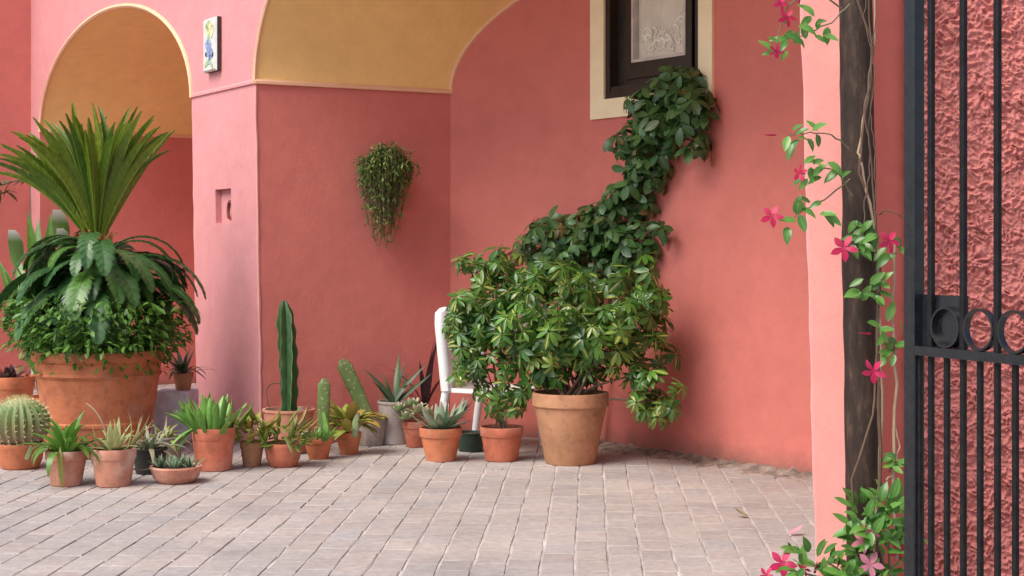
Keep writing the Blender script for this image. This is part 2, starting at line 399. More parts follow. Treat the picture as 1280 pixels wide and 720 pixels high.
for i in range(-55, 40):
    off = (i % 2)*.5*PL+ru(-.03, .03)
    for j in range(12, 76):
        p = pr*(i*PW)+pd*(j*PL+off)
        if not (2.6 < p.y < 17 and -8 < p.x < 4.5): continue
        ang = -math.atan2(pd.x, pd.y)+ru(-.018, .018)
        Mx = Matrix.Translation((p.x, p.y, ru(-.0012, .0012))) @ Matrix.Rotation(ang, 4, 'Z') @ Matrix.Rotation(ru(-.007,.007), 4, 'X') @ Matrix.Rotation(ru(-.010,.010), 4, 'Y')
        X = 640+F*p.x/p.y; Y = YH+F*H/p.y
        vis = -10 < X < 1025 and Y < 726 and Y > (600 if X < 330 else 575)
        cells.append((0 if vis else 1, p.y, Mx))
cells.sort(key=lambda c: c[:2])
mass = MB()
for n, (hid, y, Mx) in enumerate(cells):
    if n < 300 and not hid: link('brick_paver', pm[R.randrange(12)], ground, Mx)
    else:
        vs, fs = paver_shape(PW, PL, .0050); mass.add([Mx @ v for v in vs], fs, rnd=R.random())
o = link('paver_field', mass.mesh('paver_field', M_paver_mass, ang=20), ground); o['kind'] = 'stuff'

# ------------------------------------------------------------------ arcaded building
P0 = Vector((-1.730, 10.745, 0)); U = Vector((.541, -.841, 0)); N = Vector((.841, .541, 0))   # along facade (towards us), into the bays
SP, TOP, LEAN = 2.52, 5.0, .044
def fa(t, z, dep=0.): return P0+U*t+N*dep+Vector((0, 0, z))
bld = thing('arcaded_building', 'rose pink plastered building with two ochre vaulted arches behind the pots', 'building', tuple(P0))
def bpart(name, b, m, smooth=False, **kw):
    me = b.mesh(name, m, smooth, **kw); o = link(name, me, bld, Matrix.Translation(-P0)); return o
tL0, tL1, tP1, tR0, tR1 = -5.31, -1.286, -.11, 5.34, 5.60
def arch_l(t):
    a = (tL1-tL0)/2; return SP+.93*math.sqrt(max(0, 1-((t-(tL0+tL1)/2)/a)**2))
def arch_b(t):
    a = (tR0-tP1)/2; return SP+1.38*math.sqrt(max(0, 1-((t-(tP1+tR0)/2)/a)**2))
def samp(t0, t1, n): return [t0+(t1-t0)*(1-math.cos(math.pi*i/n))/2 for i in range(n+1)]
# front skin above the springing
b = MB()
seq = [(-5.62, lambda t: SP), (tL0, lambda t: SP)]
def strip(ts, fn):
    vs = [];
    for t in ts: vs += [fa(t, fn(t)), fa(t, TOP)]
    b.add(vs, [(2*i, 2*i+2, 2*i+3, 2*i+1) for i in range(len(ts)-1)])
strip([-5.62, tL0], lambda t: SP); strip(samp(tL0, tL1, 40), arch_l); strip([tL1, tP1], lambda t: SP)
strip(samp(tP1, tR0, 56), arch_b); strip([tR0, tR1], lambda t: SP)
b.add([fa(-5.62, TOP), fa(tR1, TOP), fa(tR1, TOP, 3.4), fa(-5.62, TOP, 3.4)], [(0,1,2,3)])
bpart('facade', b, M_pink)
# piers below the springing: they lean a little as they rise
def pier_pt(t, z, dep=0.): return fa(t+LEAN*(SP-z), z, dep)
b = MB()
# niche in the pillar
def tz(X, Y):                            # facade coordinates of a photo point
    r = ray(X); t = (r*P0.y-P0.x)/(U.x-r*U.y); d = P0.y+U.y*t
    return t, H-(Y-YH)/F*d
n0, nz1 = tz(269.5, 237); n1, nz0 = tz(289, 278)
dz = LEAN*(SP-(nz0+nz1)/2); tsn = [tL1, n0-dz, n1-dz, tP1]; zsn = [0, nz0, nz1, SP]
for i in range(3):
    for j in range(3):
        if i == 1 and j == 1: continue
        b.add([pier_pt(tsn[i], zsn[j]), pier_pt(tsn[i+1], zsn[j]), pier_pt(tsn[i+1], zsn[j+1]), pier_pt(tsn[i], zsn[j+1])], [(0,1,2,3)])
nd_ = .045
q = [pier_pt(tsn[1], nz0), pier_pt(tsn[2], nz0), pier_pt(tsn[2], nz1), pier_pt(tsn[1], nz1)]
qi = [v+N*nd_ for v in q]
b.add(q+qi, [(0,1,5,4),(1,2,6,5),(2,3,7,6),(3,0,4,7),(4,5,6,7)])
b.add([pier_pt(tL1, 0), pier_pt(tL1, SP), fa(tL1, SP, 1.9), fa(tL1, 0, 1.9)], [(0,1,2,3)])
pil = bpart('pillar', b, M_pink)
b = MB(); b.add([pier_pt(-5.62, 0), pier_pt(tL0-.11, 0), pier_pt(tL0, SP), pier_pt(-5.62, SP)], [(0,1,2,3)]); bpart('pier', b, M_pink)
b = MB(); PR = [(tR0+.095, 0), (tR1+.03, 0), (tR1, SP), (tR0, SP)]
b.add([fa(t, z) for t, z in PR]+[fa(t, z, .32) for t, z in PR], [(0,1,2,3),(4,0,3,7)]); bpart('pier', b, M_post)
b = MB(); b.add([fa(PR[1][0], 0), fa(tR1, SP), fa(tR1, TOP), fa(tR1, TOP, .32), fa(tR1, SP, .32), fa(PR[1][0], 0, .32)], [(0,1,4,5),(1,2,3,4)]); bpart('end_wall', b, M_end)
def corner(b, a_, c_, r):
    P_ = []
    for i in range(25):
        p = a_.lerp(c_, i/24); P_.append(p+Vector((noise.noise(p*5), noise.noise(p*5+Vector((4,4,4))), 0))*.006)
    b.tube(P_, [r*(1+.5*noise.noise(p*9)) for p in P_], 6)
M_arris = plaster('pink_edge_highlight', (.74, .34, .315), bs_=.2)  # lighter pink paints the edge highlight along the corners
for t_, dp_ in ((tP1, .006), (tL1, .006)):
    b = MB(); corner(b, pier_pt(t_, 0, dp_), pier_pt(t_, SP-.01, dp_), .0105); bpart('corner_edge', b, M_arris, True)
b = MB(); corner(b, fa(tR0+.095, 0, .006), fa(tR0, SP, .006), .0105); bpart('corner_edge', b, M_arris, True)
# wall knocker inside the niche
b = MB(); cc = pier_pt(tsn[2]-.10, nz0+.085, nd_-.010)
ring = [cc+U*(.045*math.sin(a))+Vector((0,0,.07*math.cos(a))) for a in [i*2*math.pi/16-2.4 for i in range(14)]]
b.tube(ring, .012, 6); o = bpart('niche_ring', b, M_darkred, True)
# side wall of the big bay, curved rear wall
A = Vector((-.456, 11.55, 0)); Mm = Vector((.566, 11.04, 0)); Cc = Vector((1.816, 9.37, 0)); Ee = Cc+Vector((.575, -.818, 0))*2.05
path = bez(A, A+Vector((.95, -.30, 0))*.882, Mm, n=14)
wd = (Cc-Mm).normalized(); wl = (Cc-Mm).length
def on(k): return Cc-wd*k                # k metres back from C along the straight run
def k_of(X, dep=0.):
    nx, ny = -wd.y, wd.x                 # pointing into the wall
    r = ray(X); return (Cc.x+nx*dep-r*(Cc.y+ny*dep))/(wd.x-r*wd.y)
WN = Vector((-wd.y, wd.x, 0))            # into the wall
ko0, ko1 = k_of(740.5), k_of(893); ki0, ki1 = k_of(757), k_of(876)
zi0 = H+(YH-125)/F*on(ki0).y; zo0 = H+(YH-150)/F*on(ko0).y; zi1 = 3.42; zo1 = zi1+.14
b = MB(); zs = [0, zi0, zi1, 4.5]
cols = [on(wl), on(ki0), on(ki1), on(0)]
for i in range(3):
    for j in range(3):
        if i == 1 and j == 1: continue
        b.add([cols[i]+Vector((0,0,zs[j])), cols[i+1]+Vector((0,0,zs[j])), cols[i+1]+Vector((0,0,zs[j+1])), cols[i]+Vector((0,0,zs[j+1]))], [(0,1,2,3)])
path2 = [Cc]+[Cc.lerp(Ee, i/6) for i in range(1, 7)]
for ps in (path, path2):
    vs = []
    for p in ps: vs += [p, p+Vector((0,0,4.5))]
    b.add(vs, [(2*i, 2*i+2, 2*i+3, 2*i+1) for i in range(len(ps)-1)])
bpart('rear_wall', b, M_back, True, ang=30)
b = MB(); n = 10; vs = []
for i in range(n+1):
    f = i/n; vs += [pier_pt(tP1, 0).lerp(A, f), (fa(tP1, SP)).lerp(A+Vector((0,0,SP)), f)]
b.add(vs, [(2*i, 2*i+2, 2*i+3, 2*i+1) for i in range(n)]); bpart('side_wall', b, M_back, True)
b = MB(); b.add([fa(tR0+.095, 0), fa(tR0, SP), Ee+Vector((0,0,SP)), Ee], [(0,1,2,3)]); bpart('side_wall', b, M_back)
# vault over the big bay, ruled between the front arch and the rear wall
full = path+[Mm.lerp(Cc, i/10) for i in range(1, 11)]+path2[1:]
cum = [0]
for i in range(1, len(full)): cum.append(cum[-1]+(full[i]-full[i-1]).length)
Ltot = cum[-1]
def along(w):
    for i in range(1, len(full)):
        if w <= cum[i]+1e-9: return full[i-1].lerp(full[i], (w-cum[i-1])/(cum[i]-cum[i-1]))
    return full[-1]
def rear_pt(w): return along(w)+Vector((0,0, SP+1.12*math.sqrt(max(0, 1-(1-w/(Ltot/2))**2))))
b = MB(); nn = 64; md = 8; vs = []; uvv = []
ts = samp(tP1, tR0, nn)
rear_curve = []; front_curve = []
for i in range(nn+1):
    fr = fa(ts[i], arch_b(ts[i])); re = rear_pt((ts[i]-tP1)/(tR0-tP1)*Ltot)
    rear_curve.append(re); front_curve.append(fr)
    for k in range(md+1): vs.append(fr.lerp(re, k/md))
b.add(vs, [(i*(md+1)+k, (i+1)*(md+1)+k, (i+1)*(md+1)+k+1, i*(md+1)+k+1) for i in range(nn) for k in range(md)])
bpart('vault', b, M_ochre, True)
# left bay
b = MB(); vs = []; ts2 = samp(tL0, tL1, 40)
for t in ts2: vs += [fa(t, arch_l(t)), fa(t, arch_l(t), 1.9)]
b.add(vs, [(2*i, 2*i+2, 2*i+3, 2*i+1) for i in range(40)]); bpart('vault', b, M_ochre, True)
b = MB(); b.add([pier_pt(tL0-.11, 0), fa(tL0, SP), fa(tL0, SP, 1.9), fa(tL0, 0, 1.9)], [(0,1,2,3)]); bpart('side_wall', b, M_back)
b = MB(); b.add([fa(tL0, 0, 1.9), fa(tL1, 0, 1.9), fa(tL1, TOP, 1.9), fa(tL0, TOP, 1.9)], [(0,1,2,3)]); bpart('rear_wall', b, M_back)
# soft arrises and ledges at the springing
up = Vector((0,0,1))
b = MB(); b.tube(front_curve[:-1], .016, 6); bpart('arch_edge', b, M_trim, True)
b = MB(); b.tube([p-N*.0 for p in rear_curve[:-1]], .017, 6); bpart('arch_edge', b, M_trim, True)
b = MB(); b.tube([fa(t, arch_l(t)) for t in ts2], .02, 6); bpart('arch_edge', b, M_trim, True)
b = MB()
def ledge(p, q, out, h=.032, m=.022):
    o_ = Vector(out)*m
    vs = []
    for e in (p, q): vs += [e-o_*.6, e+o_, e+o_+up*h*.55, e+o_*.4+up*h, e-o_*.6+up*h]
    b.add(vs, [(0,1,6,5),(1,2,7,6),(2,3,8,7),(3,4,9,8),(4,3,2,1,0),(5,6,7,8,9)])
ledge(fa(tL1, SP), fa(tP1+.012, SP), -N, .03, .012); bpart('ledge', b, M_pink)
b = MB(); sj = (A+up*SP-fa(tP1, SP)).normalized(); so_ = Vector((-sj.y, sj.x, 0)); so_ = -so_ if so_.dot(U) < 0 else so_
ledge(fa(tP1, SP), A+up*SP, so_, .034, .022); bpart('ledge', b, M_trim)
b = MB(); ledge(fa(tL0, SP), fa(tL0, SP, 1.9), U, .034, .02); bpart('ledge', b, M_trim)

# window in the rear wall
win = bpart('window', MB(), None) if False else None
def frame_band(b, k0, k1, z0, z1, kk0, kk1, zz0, zz1, d0, d1):
    """rectangular ring between outer (k0,k1,z0,z1) and inner (kk..), from depth d0 (front) to d1 (back)"""
    def c(k, z, d): return on(k)+WN*d+up*z
    O = [(k0,z0),(k1,z0),(k1,z1),(k0,z1)]; I = [(kk0,zz0),(kk1,zz0),(kk1,zz1),(kk0,zz1)]
    vs = [c(k,z,d0) for k,z in O]+[c(k,z,d0) for k,z in I]+[c(k,z,d1) for k,z in O]+[c(k,z,d1) for k,z in I]
    fs = []
    for i in range(4):
        j = (i+1) % 4
        fs += [(i,j,4+j,4+i), (8+i,12+i,12+j,8+j), (i,8+i,8+j,j), (4+i,4+j,12+j,12+i)]
    b.add(vs, fs)
def cp(k, z, d): return on(k)+WN*d+up*z
b = MB(); frame_band(b, ki0+.0, ki1-.0, zi0, zi1, ki0-.05, ki1+.05, zi0+.05, zi1-.05, -.004, .2)
win = bpart('window', b, M_wood); Mi = Matrix.Identity(4)
def wpart(name, b, m, smooth=False):
    return link(name, b.mesh(name, m, smooth), win, Mi)
b = MB(); frame_band(b, ko0, ko1, zo0, zo1, ki0-.003, ki1+.003, zi0+.003, zi1-.003, -.022, .03); wpart('surround', b, M_cream)
b = MB(); frame_band(b, ki0-.05, ki1+.05, zi0+.05, zi1-.05, ki0-.14, ki1+.09, zi0+.15, zi1-.12, .07, .13); wpart('frame', b, M_wood)
sk0, sk1 = k_of(786, .08), k_of(868, .08); pk0, pk1 = k_of(795.5, .08), k_of(858, .08)
pz0 = H+(YH-75)/F*(on(pk0)+WN*.08).y
b = MB(); frame_band(b, sk0, sk1, pz0-.13, zi1-.13, pk0+.02, pk1-.02, pz0-.02, zi1-.22, .055, .11); wpart('sash', b, M_wood)
M_bead = simple('grey_sash_edge', (.55, .50, .47), .5)
b = MB(); frame_band(b, pk0+.02, pk1-.02, pz0-.02, zi1-.22, pk0, pk1, pz0, zi1-.24, .05, .11); wpart('glazing_bead', b, M_bead)
b = MB(); b.add([cp(pk0, pz0, .085), cp(pk1, pz0, .085), cp(pk1, zi1-.24, .085), cp(pk0, zi1-.24, .085)], [(0,1,2,3)]); wpart('pane', b, M_glass)
b = MB(); vs = []; nc = 40
for i in range(nc+1):
    f = i/nc; k = pk0+.03+(pk1-pk0-.06)*f; dd = .098+.004*math.sin(f*21)+.003*math.sin(f*47)
    vs += [cp(k, pz0-.05, dd), cp(k, zi1-.2, dd)]
b.add(vs, [(2*i, 2*i+2, 2*i+3, 2*i+1) for i in range(nc)]); wpart('curtain', b, M_curtain, True)
b = MB()                                 # lace scrolls along the hem
for i in range(22):
    kc = pk0+(pk1-pk0)*ru(.12, .92); f = (kc-pk0)/(pk1-pk0); zc = pz0+.05+ru(0, .20)*(.35+.9*f); r0 = ru(.03, .06); a0 = ru(0, 6)
    b.tube([cp(kc+math.cos(a0+j*.5)*r0*(1-j*.06), zc+math.sin(a0+j*.5)*r0*(1-j*.06), .091+.001*(i % 3)) for j in range(12)], [.011-.0007*j for j in range(12)], 5)
wpart('lace_trim', b, M_wire, True)
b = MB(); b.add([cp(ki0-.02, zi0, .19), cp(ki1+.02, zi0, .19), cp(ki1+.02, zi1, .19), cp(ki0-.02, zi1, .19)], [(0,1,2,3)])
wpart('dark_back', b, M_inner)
b = MB(); vs = [cp(ki0-.055, zi0+.05, .0), cp(ki1+.055, zi0+.05, .0), cp(ki1+.055, zi0+.05, .1), cp(ki0-.055, zi0+.05, .1)]
b.add(vs+[v+up*.035 for v in vs], [(0,3,2,1),(4,5,6,7),(0,1,5,4),(1,2,6,5),(2,3,7,6),(3,0,4,7)]); wpart('sill', b, M_wood)

# crumbling footing along the rear wall
def rubble(name, pts, w, h, seed):
    b = MB(); vs = []; n = len(pts); m = 7
    for i, p in enumerate(pts):
        t = (pts[min(i+1, n-1)]-pts[max(0, i-1)]).normalized(); q = Vector((t.y, -t.x, 0))
        q = -q if q.y > 0 else q
        for j in range(m):
            f = j/(m-1); x = noise.noise(Vector((i*.35, j*.6, seed))); y = noise.noise(Vector((i*.9, j*1.4, seed+5)))
            ww = w*(1+.55*noise.noise(Vector((i*.13, 0, seed+9))))
            vs.append(p+q*(f*ww-.02)+up*(-.02+(h*(1-f)**1.3+.012)*(1+.8*x)+.02*y*(1-f*.6)))
    b.add(vs, [(i*m+j, i*m+j+1, (i+1)*m+j+1, (i+1)*m+j) for i in range(n-1) for j in range(m-1)])
    return link(name, b.mesh(name, M_dirt, True, ang=50))
pts = [along(.9+i*.022) for i in range(170)]
o = rubble('dirt', pts, .30, .032, 3); o['kind'] = 'structure'
o.parent = ground

# projecting wall at far left
b = MB(); wq = fa(-5.62, 0); we = wq-N*4.2
th = -U*.3
v4 = [wq, we, we+th, wq+th]
b.add(v4+[v+up*TOP for v in v4], [(0,1,5,4),(1,2,6,5),(2,3,7,6),(3,0,4,7),(4,5,6,7)])
o = link('courtyard_wall', b.mesh('courtyard_wall', M_back, False)); tag(o, 'dark rose plaster wall at the far left edge beside the small arch', 'wall')

# ceramic plaque above the pillar
ta, za = tz(261.5, 24); tb, zb = tz(277, 88)
pl = thing('ceramic_plaque', 'small pale ceramic plaque with blue and yellow flowers above the pillar', 'plaque', tuple(fa((ta+tb)/2, zb)))
inv = Matrix.Translation(-pl.location)
def ppart(name, b, m, sm=False): return link(name, b.mesh(name, m, sm), pl, inv)
za = (za+tz(277, 22)[1])/2
b = MB(); th_ = .05
def fp(t, z, d): return fa(t, z, -d)
vs = [fp(ta,zb,0), fp(tb,zb,0), fp(tb,za,0), fp(ta,za,0)]; vo = [fp(ta,zb,th_*.7), fp(tb,zb,th_*.7), fp(tb,za,th_*.7), fp(ta,za,th_*.7)]
e = .012; vt = [fp(ta+e,zb+e,th_), fp(tb-e,zb+e,th_), fp(tb-e,za-e,th_), fp(ta+e,za-e,th_)]
b.add(vs+vo+vt, [(0,1,5,4),(1,2,6,5),(2,3,7,6),(3,0,4,7),(4,5,9,8),(5,6,10,9),(6,7,11,10),(7,4,8,11),(8,9,10,11)])
M_plq = simple('plaque_side_shade', (.07, .035, .03), .8)  # near-black colour stands in for shade on the right and lower sides
o = ppart('tile', b, M_tile); o.data.materials.append(M_plq)
for p in o.data.polygons:
    if p.index in (1, 0): p.material_index = 1
tw, hh_ = tb-ta, za-zb
def petals(name, m, spots, r):
    b = MB()
    for (fx, fz, ang, ln) in spots:
        c = (ta+tw*fx, zb+hh_*fz); vs = []
        for i in range(10):
            a = 2*math.pi*i/10; x = math.cos(a)*ln; y = math.sin(a)*r
            vs.append((c[0]+x*math.cos(ang)-y*math.sin(ang), c[1]+x*math.sin(ang)+y*math.cos(ang)))
        b.add([fp(t, z, th_+.004) for t, z in vs]+[fp(t, z, th_-.002) for t, z in vs], [tuple(range(10))]+[(i, (i+1) % 10, 10+(i+1) % 10, 10+i) for i in range(10)])
    ppart(name, b, m)
petals('blue_flower', M_glaze_blue, [(.5,.36,.3,.06),(.6,.44,1.5,.055),(.38,.46,2.4,.05),(.68,.3,.9,.05),(.45,.52,-.7,.05),(.55,.22,1.1,.04)], .022)
petals('dark_dot', M_glaze_dark, [(.30,.33,0,.02),(.78,.30,.3,.022)], .018)
petals('yellow_flower', M_glaze_yel, [(.6,.82,.2,.07),(.75,.74,1.2,.05),(.42,.78,2.5,.05)], .03)
petals('leaf_mark', M_glaze_green, [(.4,.88,.5,.05),(.5,.66,1.4,.06),(.35,.16,.4,.05),(.7,.14,2.2,.05)], .018)

# ------------------------------------------------------------------ rough stucco wall behind the gate
cr = fa(tR1+.03, 0, .30); wdir = Vector((.975, -.22, 0)).normalized(); wn = Vector((wdir.y, -wdir.x, 0))
wn = -wn if wn.y > 0 else wn
b = MB(); nx, nz = 330, 720; LW, HW = 1.35, 3.0; vs = []
for i in range(nx+1):
    for j in range(nz+1):
        x = LW*i/nx; z = HW*j/nz; p = cr+wdir*x+up*z
        q = Vector((x*38+z*8, z*34, 0)); q = q+noise.noise_vector(q*.55)*.75
        r1 = 1-abs(noise.noise(q)); r2 = 1-abs(noise.noise(q*1.9+Vector((5, 1, 8)))); big = .5+1.0*abs(noise.noise(q*.22+Vector((9, 2, 4))))
        h = (r1*r1*r1*.027+r2*r2*.017)*big+noise.noise(q*3.1)*.007+noise.noise(q*6.3)*.004
        vs.append(p+wn*(h))
b.add(vs, [(i*(nz+1)+j, (i+1)*(nz+1)+j, (i+1)*(nz+1)+j+1, i*(nz+1)+j+1) for i in range(nx) for j in range(nz)])
e0, e1 = cr+wdir*LW, cr
b.add([e0, e0-wn*.3, e0-wn*.3+up*HW, e0+up*HW, e1+up*HW, e1-wn*.3+up*HW], [(0,1,2,3),(3,2,5,4)])
o = link('stucco_wall', b.mesh('stucco_wall', M_rough, True, ang=80)); tag(o, 'lumpy rough pink stucco wall behind the black iron gate', 'wall')

# ------------------------------------------------------------------ iron gate
G0 = Vector((ray(1137)*5.2, 5.2, 0)); GD = Vector((.384, -.923, 0)).normalized(); GN = Vector((GD.y, -GD.x, 0))   # GN faces left
GN = GN if GN.x < 0 else -GN
gate = thing('iron_gate', 'black wrought iron gate with rings above its rail, open by the stucco wall', 'gate', tuple(G0))
ginv = Matrix.Translation(-G0)
def gpart(name, b, sm=False): return link(name, b.mesh(name, M_iron, sm), gate, ginv)
def gbox(b, a0, a1, n0, n1, z0, z1, c=.003):
    def P(a, n, z): return G0+GD*a+GN*n+up*z
    Q = [(a0+c,n0),(a1-c,n0),(a1,n0+c),(a1,n1-c),(a1-c,n1),(a0+c,n1),(a0,n1-c),(a0,n0+c)]
    b.add([P(a,n,z0) for a,n in Q]+[P(a,n,z1) for a,n in Q], [tuple(range(8)), tuple(range(15,7,-1))]+[(i, i+8, (i+1) % 8+8, (i+1) % 8) for i in range(8)])
ZT, ZB = 2.42, .07
def a_of(X):
    r = ray(X); return (r*G0.y-G0.x)/(GD.x-r*GD.y)
rz = H-(437-YH)/F*G0.y
b = MB(); gbox(b, -.003, .052, -.022, .022, ZB, ZT+.02); gpart('stile', b)
ab = [a_of(x) for x in (1164, 1205, 1247)]; st = (ab[2]-ab[0])/2
bars = [ab[0]+st*i for i in range(7)]; Lg = bars[-1]+st
b = MB(); gbox(b, Lg, Lg+.055, -.022, .022, ZB, ZT+.02); gpart('stile', b)
for z in (ZB+.03, ZT-.02):
    b = MB(); gbox(b, .052, Lg, -.014, .014, z, z+.035); gpart('crossbar', b)
b = MB(); gbox(b, .052, Lg, -.019, .023, rz-.014, rz+.016, .006); gpart('rail', b)
me = MB(); gbox(me, -.010, .010, -.010, .010, rz+.012, ZT-.02); me_u = me.mesh('upper_bar', M_bar, False)
me = MB(); gbox(me, -.009, .009, -.009, .009, ZB+.06, rz-.012); me_l = me.mesh('lower_bar', M_bar, False)
for a in bars: link('upper_bar', me_u, gate, Matrix.Translation(GD*a-G0))
nb = 0
a = bars[0]
while a < Lg-.02:
    link('lower_bar', me_l, gate, Matrix.Translation(GD*a-G0)); a += st/2
link('lower_bar', me_l, gate, Matrix.Translation(GD*(bars[0]-st/2+.02)-G0))
rr = MB(); Rr = (st-.018)/2
prof = [(-.011, -.004), (.011, -.004), (.011, .004), (-.011, .004)]; vs, fs = [], []
for i in range(36):
    an = 2*math.pi*i/36
    for (n_, q_) in prof: vs.append(GD*((Rr-.004+q_)*math.cos(an))+up*((Rr-.004+q_)*math.sin(an)*.93)+GN*n_)
for i in range(36):
    for k in range(4): fs.append((i*4+k, i*4+(k+1) % 4, ((i+1) % 36)*4+(k+1) % 4, ((i+1) % 36)*4+k))
rr.add(vs, fs); me_r = rr.mesh('ring', M_iron, True, ang=30)
for i in range(7):
    link('ring', me_r, gate, Matrix.Translation(GD*(bars[i]+st/2)+up*(rz+.016+Rr*.93)))
b = MB(); gbox(b, .052, bars[1]-.009, -.030, -.010, rz+.017, rz+.185); gpart('lock_box', b)

# ------------------------------------------------------------------ dark pole
pp0, pp1 = pt(1079, 0, 5.84), pt(1068, 0, 5.84)
pb = Vector((ray(1082)*5.84, 5.84, 0)); ptop = Vector((ray(1069)*5.84, 5.84, 2.35)); dv = (ptop-pb)/2.35
b = MB(); PP = []; rs = []
for i in range(140):
    z = 3.4*i/139; PP.append(pb+dv*z+Vector((noise.noise(Vector((z*2, 0, 1)))*.008, 0, 0))); rs.append(.066+.006*noise.noise(Vector((z*5, 2, 3)))-.002*z)
b.tube(PP, rs, 32)
for i in range(len(b.v)):
    v = Vector(b.v[i]); w = v-pb-dv*v.z; k = 1+.03*noise.noise(Vector((w.x*34, w.y*34, v.z*9)))+.012*noise.noise(Vector((w.x*70, w.y*70, v.z*26)))
    b.v[i] = tuple(v-w+w*k)
o = link('wooden_pole', b.mesh('wooden_pole', M_pole, True, ang=60)); tag(o, 'dark weathered brown pole wrapped in flowering vine beside the gate', 'pole')

# ------------------------------------------------------------------ pots
def pot_mesh(rb, rr_, h, style, m):
    b = MB(); t = max(.008, rr_*.07)
    if style == 'bowl':
        prof = [(rb*.92, 0), (rb, .006), (rb+(rr_-rb)*.62, h*.35), (rr_*.96, h*.72), (rr_*1.0, h*.82), (rr_*1.02, h*.9), (rr_, h), (rr_-t, h), (rr_-t*1.3, h*.8)]
    elif style == 'plain':
        prof = [(rb*.95, 0), (rb, .006), (rb+(rr_-rb)*.5, h*.5), (rr_*.97, h*.93), (rr_*1.02, h*.95), (rr_*1.02, h), (rr_-t, h), (rr_-t*1.2, h*.85)]
    elif style == 'planter':
        prof = [(rb*.96, 0), (rb, .01), (rb+(rr_-rb)*.36, h*.28), (rb+(rr_-rb)*.46, h*.295), (rb+(rr_-rb)*.48, h*.32), (rb+(rr_-rb)*.40, h*.335), (rb+(rr_-rb)*.80, h*.74), (rr_*.965, h*.75), (rr_*1.0, h*.775), (rr_*.97, h*.80), (rr_*.975, h*.89),
                (rr_*1.02, h*.91), (rr_*1.035, h*.95), (rr_*1.01, h), (rr_-t, h), (rr_-t*1.2, h*.9)]
    elif style == 'tall':
        prof = [(rb*.96, 0), (rb, .01), (rb+(rr_-rb)*.80, h*.80), (rr_*.965, h*.805), (rr_*.985, h*.82), (rr_*.99, h*.96), (rr_*.975, h), (rr_-t, h), (rr_-t*1.3, h*.88)]
    else:
        rn = rb+(rr_-rb)*.72
        prof = [(rb*.95, 0), (rb, .005), (rn, h*.70), (rn*1.005, h*.715), (rr_*.965, h*.725), (rr_*.985, h*.75), (rr_, h*.955), (rr_*.985, h), (rr_-t, h), (rr_-t*1.2, h*.84)]
    b.lathe(prof, 40, wob=.012); return b.mesh('pot', m, True, ang=30)
def potted(name, label, cat, X, Yb, wb, wr, Yr, m, style='std', group='potted plants along the wall', z0=0., depth=None, potname='pot'):
    """X: centre column, Yb: row of the base's near edge, wb/wr: base and rim widths in photo pixels, Yr: rim row"""
    d = depth if depth else gd(Yb)+wb/2/F*gd(Yb)
    rb, rr_ = wb/2/F*d, wr/2/F*d
    h = H-(Yr-YH)/F*d-z0
    t = thing(name, label, cat, (ray(X)*d, d, z0), group)
    o = link(potname, pot_mesh(rb, rr_, h, style, m), t, Matrix.Rotation(ru(0, 6), 4, 'Z'))
    b = MB(); zt = h*(.90 if style != 'bowl' else .86); rad_ = rr_*.9 if style != 'bowl' else rr_*.93
    vs = [(0, 0, zt+.012)]
    for q in (.5, 1.0):
        for k in range(18):
            a = 2*math.pi*k/18; vs.append((rad_*q*math.cos(a), rad_*q*math.sin(a), zt+ru(-.006, .01)-(.004 if q == 1 else 0)))
    fs = [(0, 1+k, 1+(k+1) % 18) for k in range(18)]+[(1+k, 19+k, 19+(k+1) % 18, 1+(k+1) % 18) for k in range(18)]
    b.add(vs, fs); link('soil', b.mesh('soil', M_soil), t, Mi)
    return t, zt, rr_, d, h
def put(t, name, me, loc, d, up_=(0,0,1), s=1., sx=None): return link(name, me, t, orient(loc, d, up_, s, sx))
def rosette(t, me, z, n, s0, s1, e0, e1, r0=.01, name='leaf', c=(0, 0), a0=None, jit=.25):
    """n leaves spiralling out from c: elevation runs e1 (inner) to e0 (outer), scale s1 to s0"""
    g = 2.39996; a0 = ru(0, 6) if a0 is None else a0
    mes = me if isinstance(me, list) else [me]
    for i in range(n):
        f = i/max(1, n-1); a = a0+g*i+ru(-jit, jit); e = rad(e1+(e0-e1)*f+ru(-7, 7)); s = (s1+(s0-s1)*f)*ru(.88, 1.12)
        dr = Vector((math.cos(a)*math.cos(e), math.sin(a)*math.cos(e), math.sin(e)))
        rr_ = r0*(.3+f)
        put(t, name, mes[i % len(mes)], (c[0]+math.cos(a)*rr_, c[1]+math.sin(a)*rr_, z), dr, (0, 0, 1) if e < 1.45 else (-math.cos(a), -math.sin(a), 0.2), s)

# ---- cycad in the big planter
dc = 10.45
t, zt, rr_, d, h = potted('cycad', 'large cycad with upright fronds in the biggest terracotta planter', 'palm', 123, 0, 118, 157, 437, M_terra, 'planter', 'potted plants along the wall', depth=dc, potname='planter')
cyc = t; Lc = t.location.copy()
tc_ = pt(121, 304, dc)-Lc
b = MB(); b.lathe([(.11, zt-.02), (.12, zt+.1), (.105, zt+.2), (.11, tc_.z-.12), (.095, tc_.z-.05), (.07, tc_.z)], 20, wob=.2)
for i in range(110):
    a = ru(0, 6.28); z = ru(zt+.02, tc_.z-.03); c0 = Vector((math.cos(a)*.10, math.sin(a)*.10, z))
    b.tube([c0, c0+Vector((math.cos(a)*.035, math.sin(a)*.035, .045))], [.017, .006], 4)
link('trunk', b.mesh('trunk', M_trunk), cyc, Matrix.Translation((tc_.x, tc_.y, 0)))
b = MB()
for i in range(60):
    a = ru(0, 6.28); e = ru(.5, 1.3); c0 = Vector((math.cos(a)*.05, math.sin(a)*.05, ru(-.05, .02)))
    b.tube([c0, c0+Vector((math.cos(a)*math.cos(e), math.sin(a)*math.cos(e), math.sin(e)))*ru(.06, .12)], [.014, .003], 4)
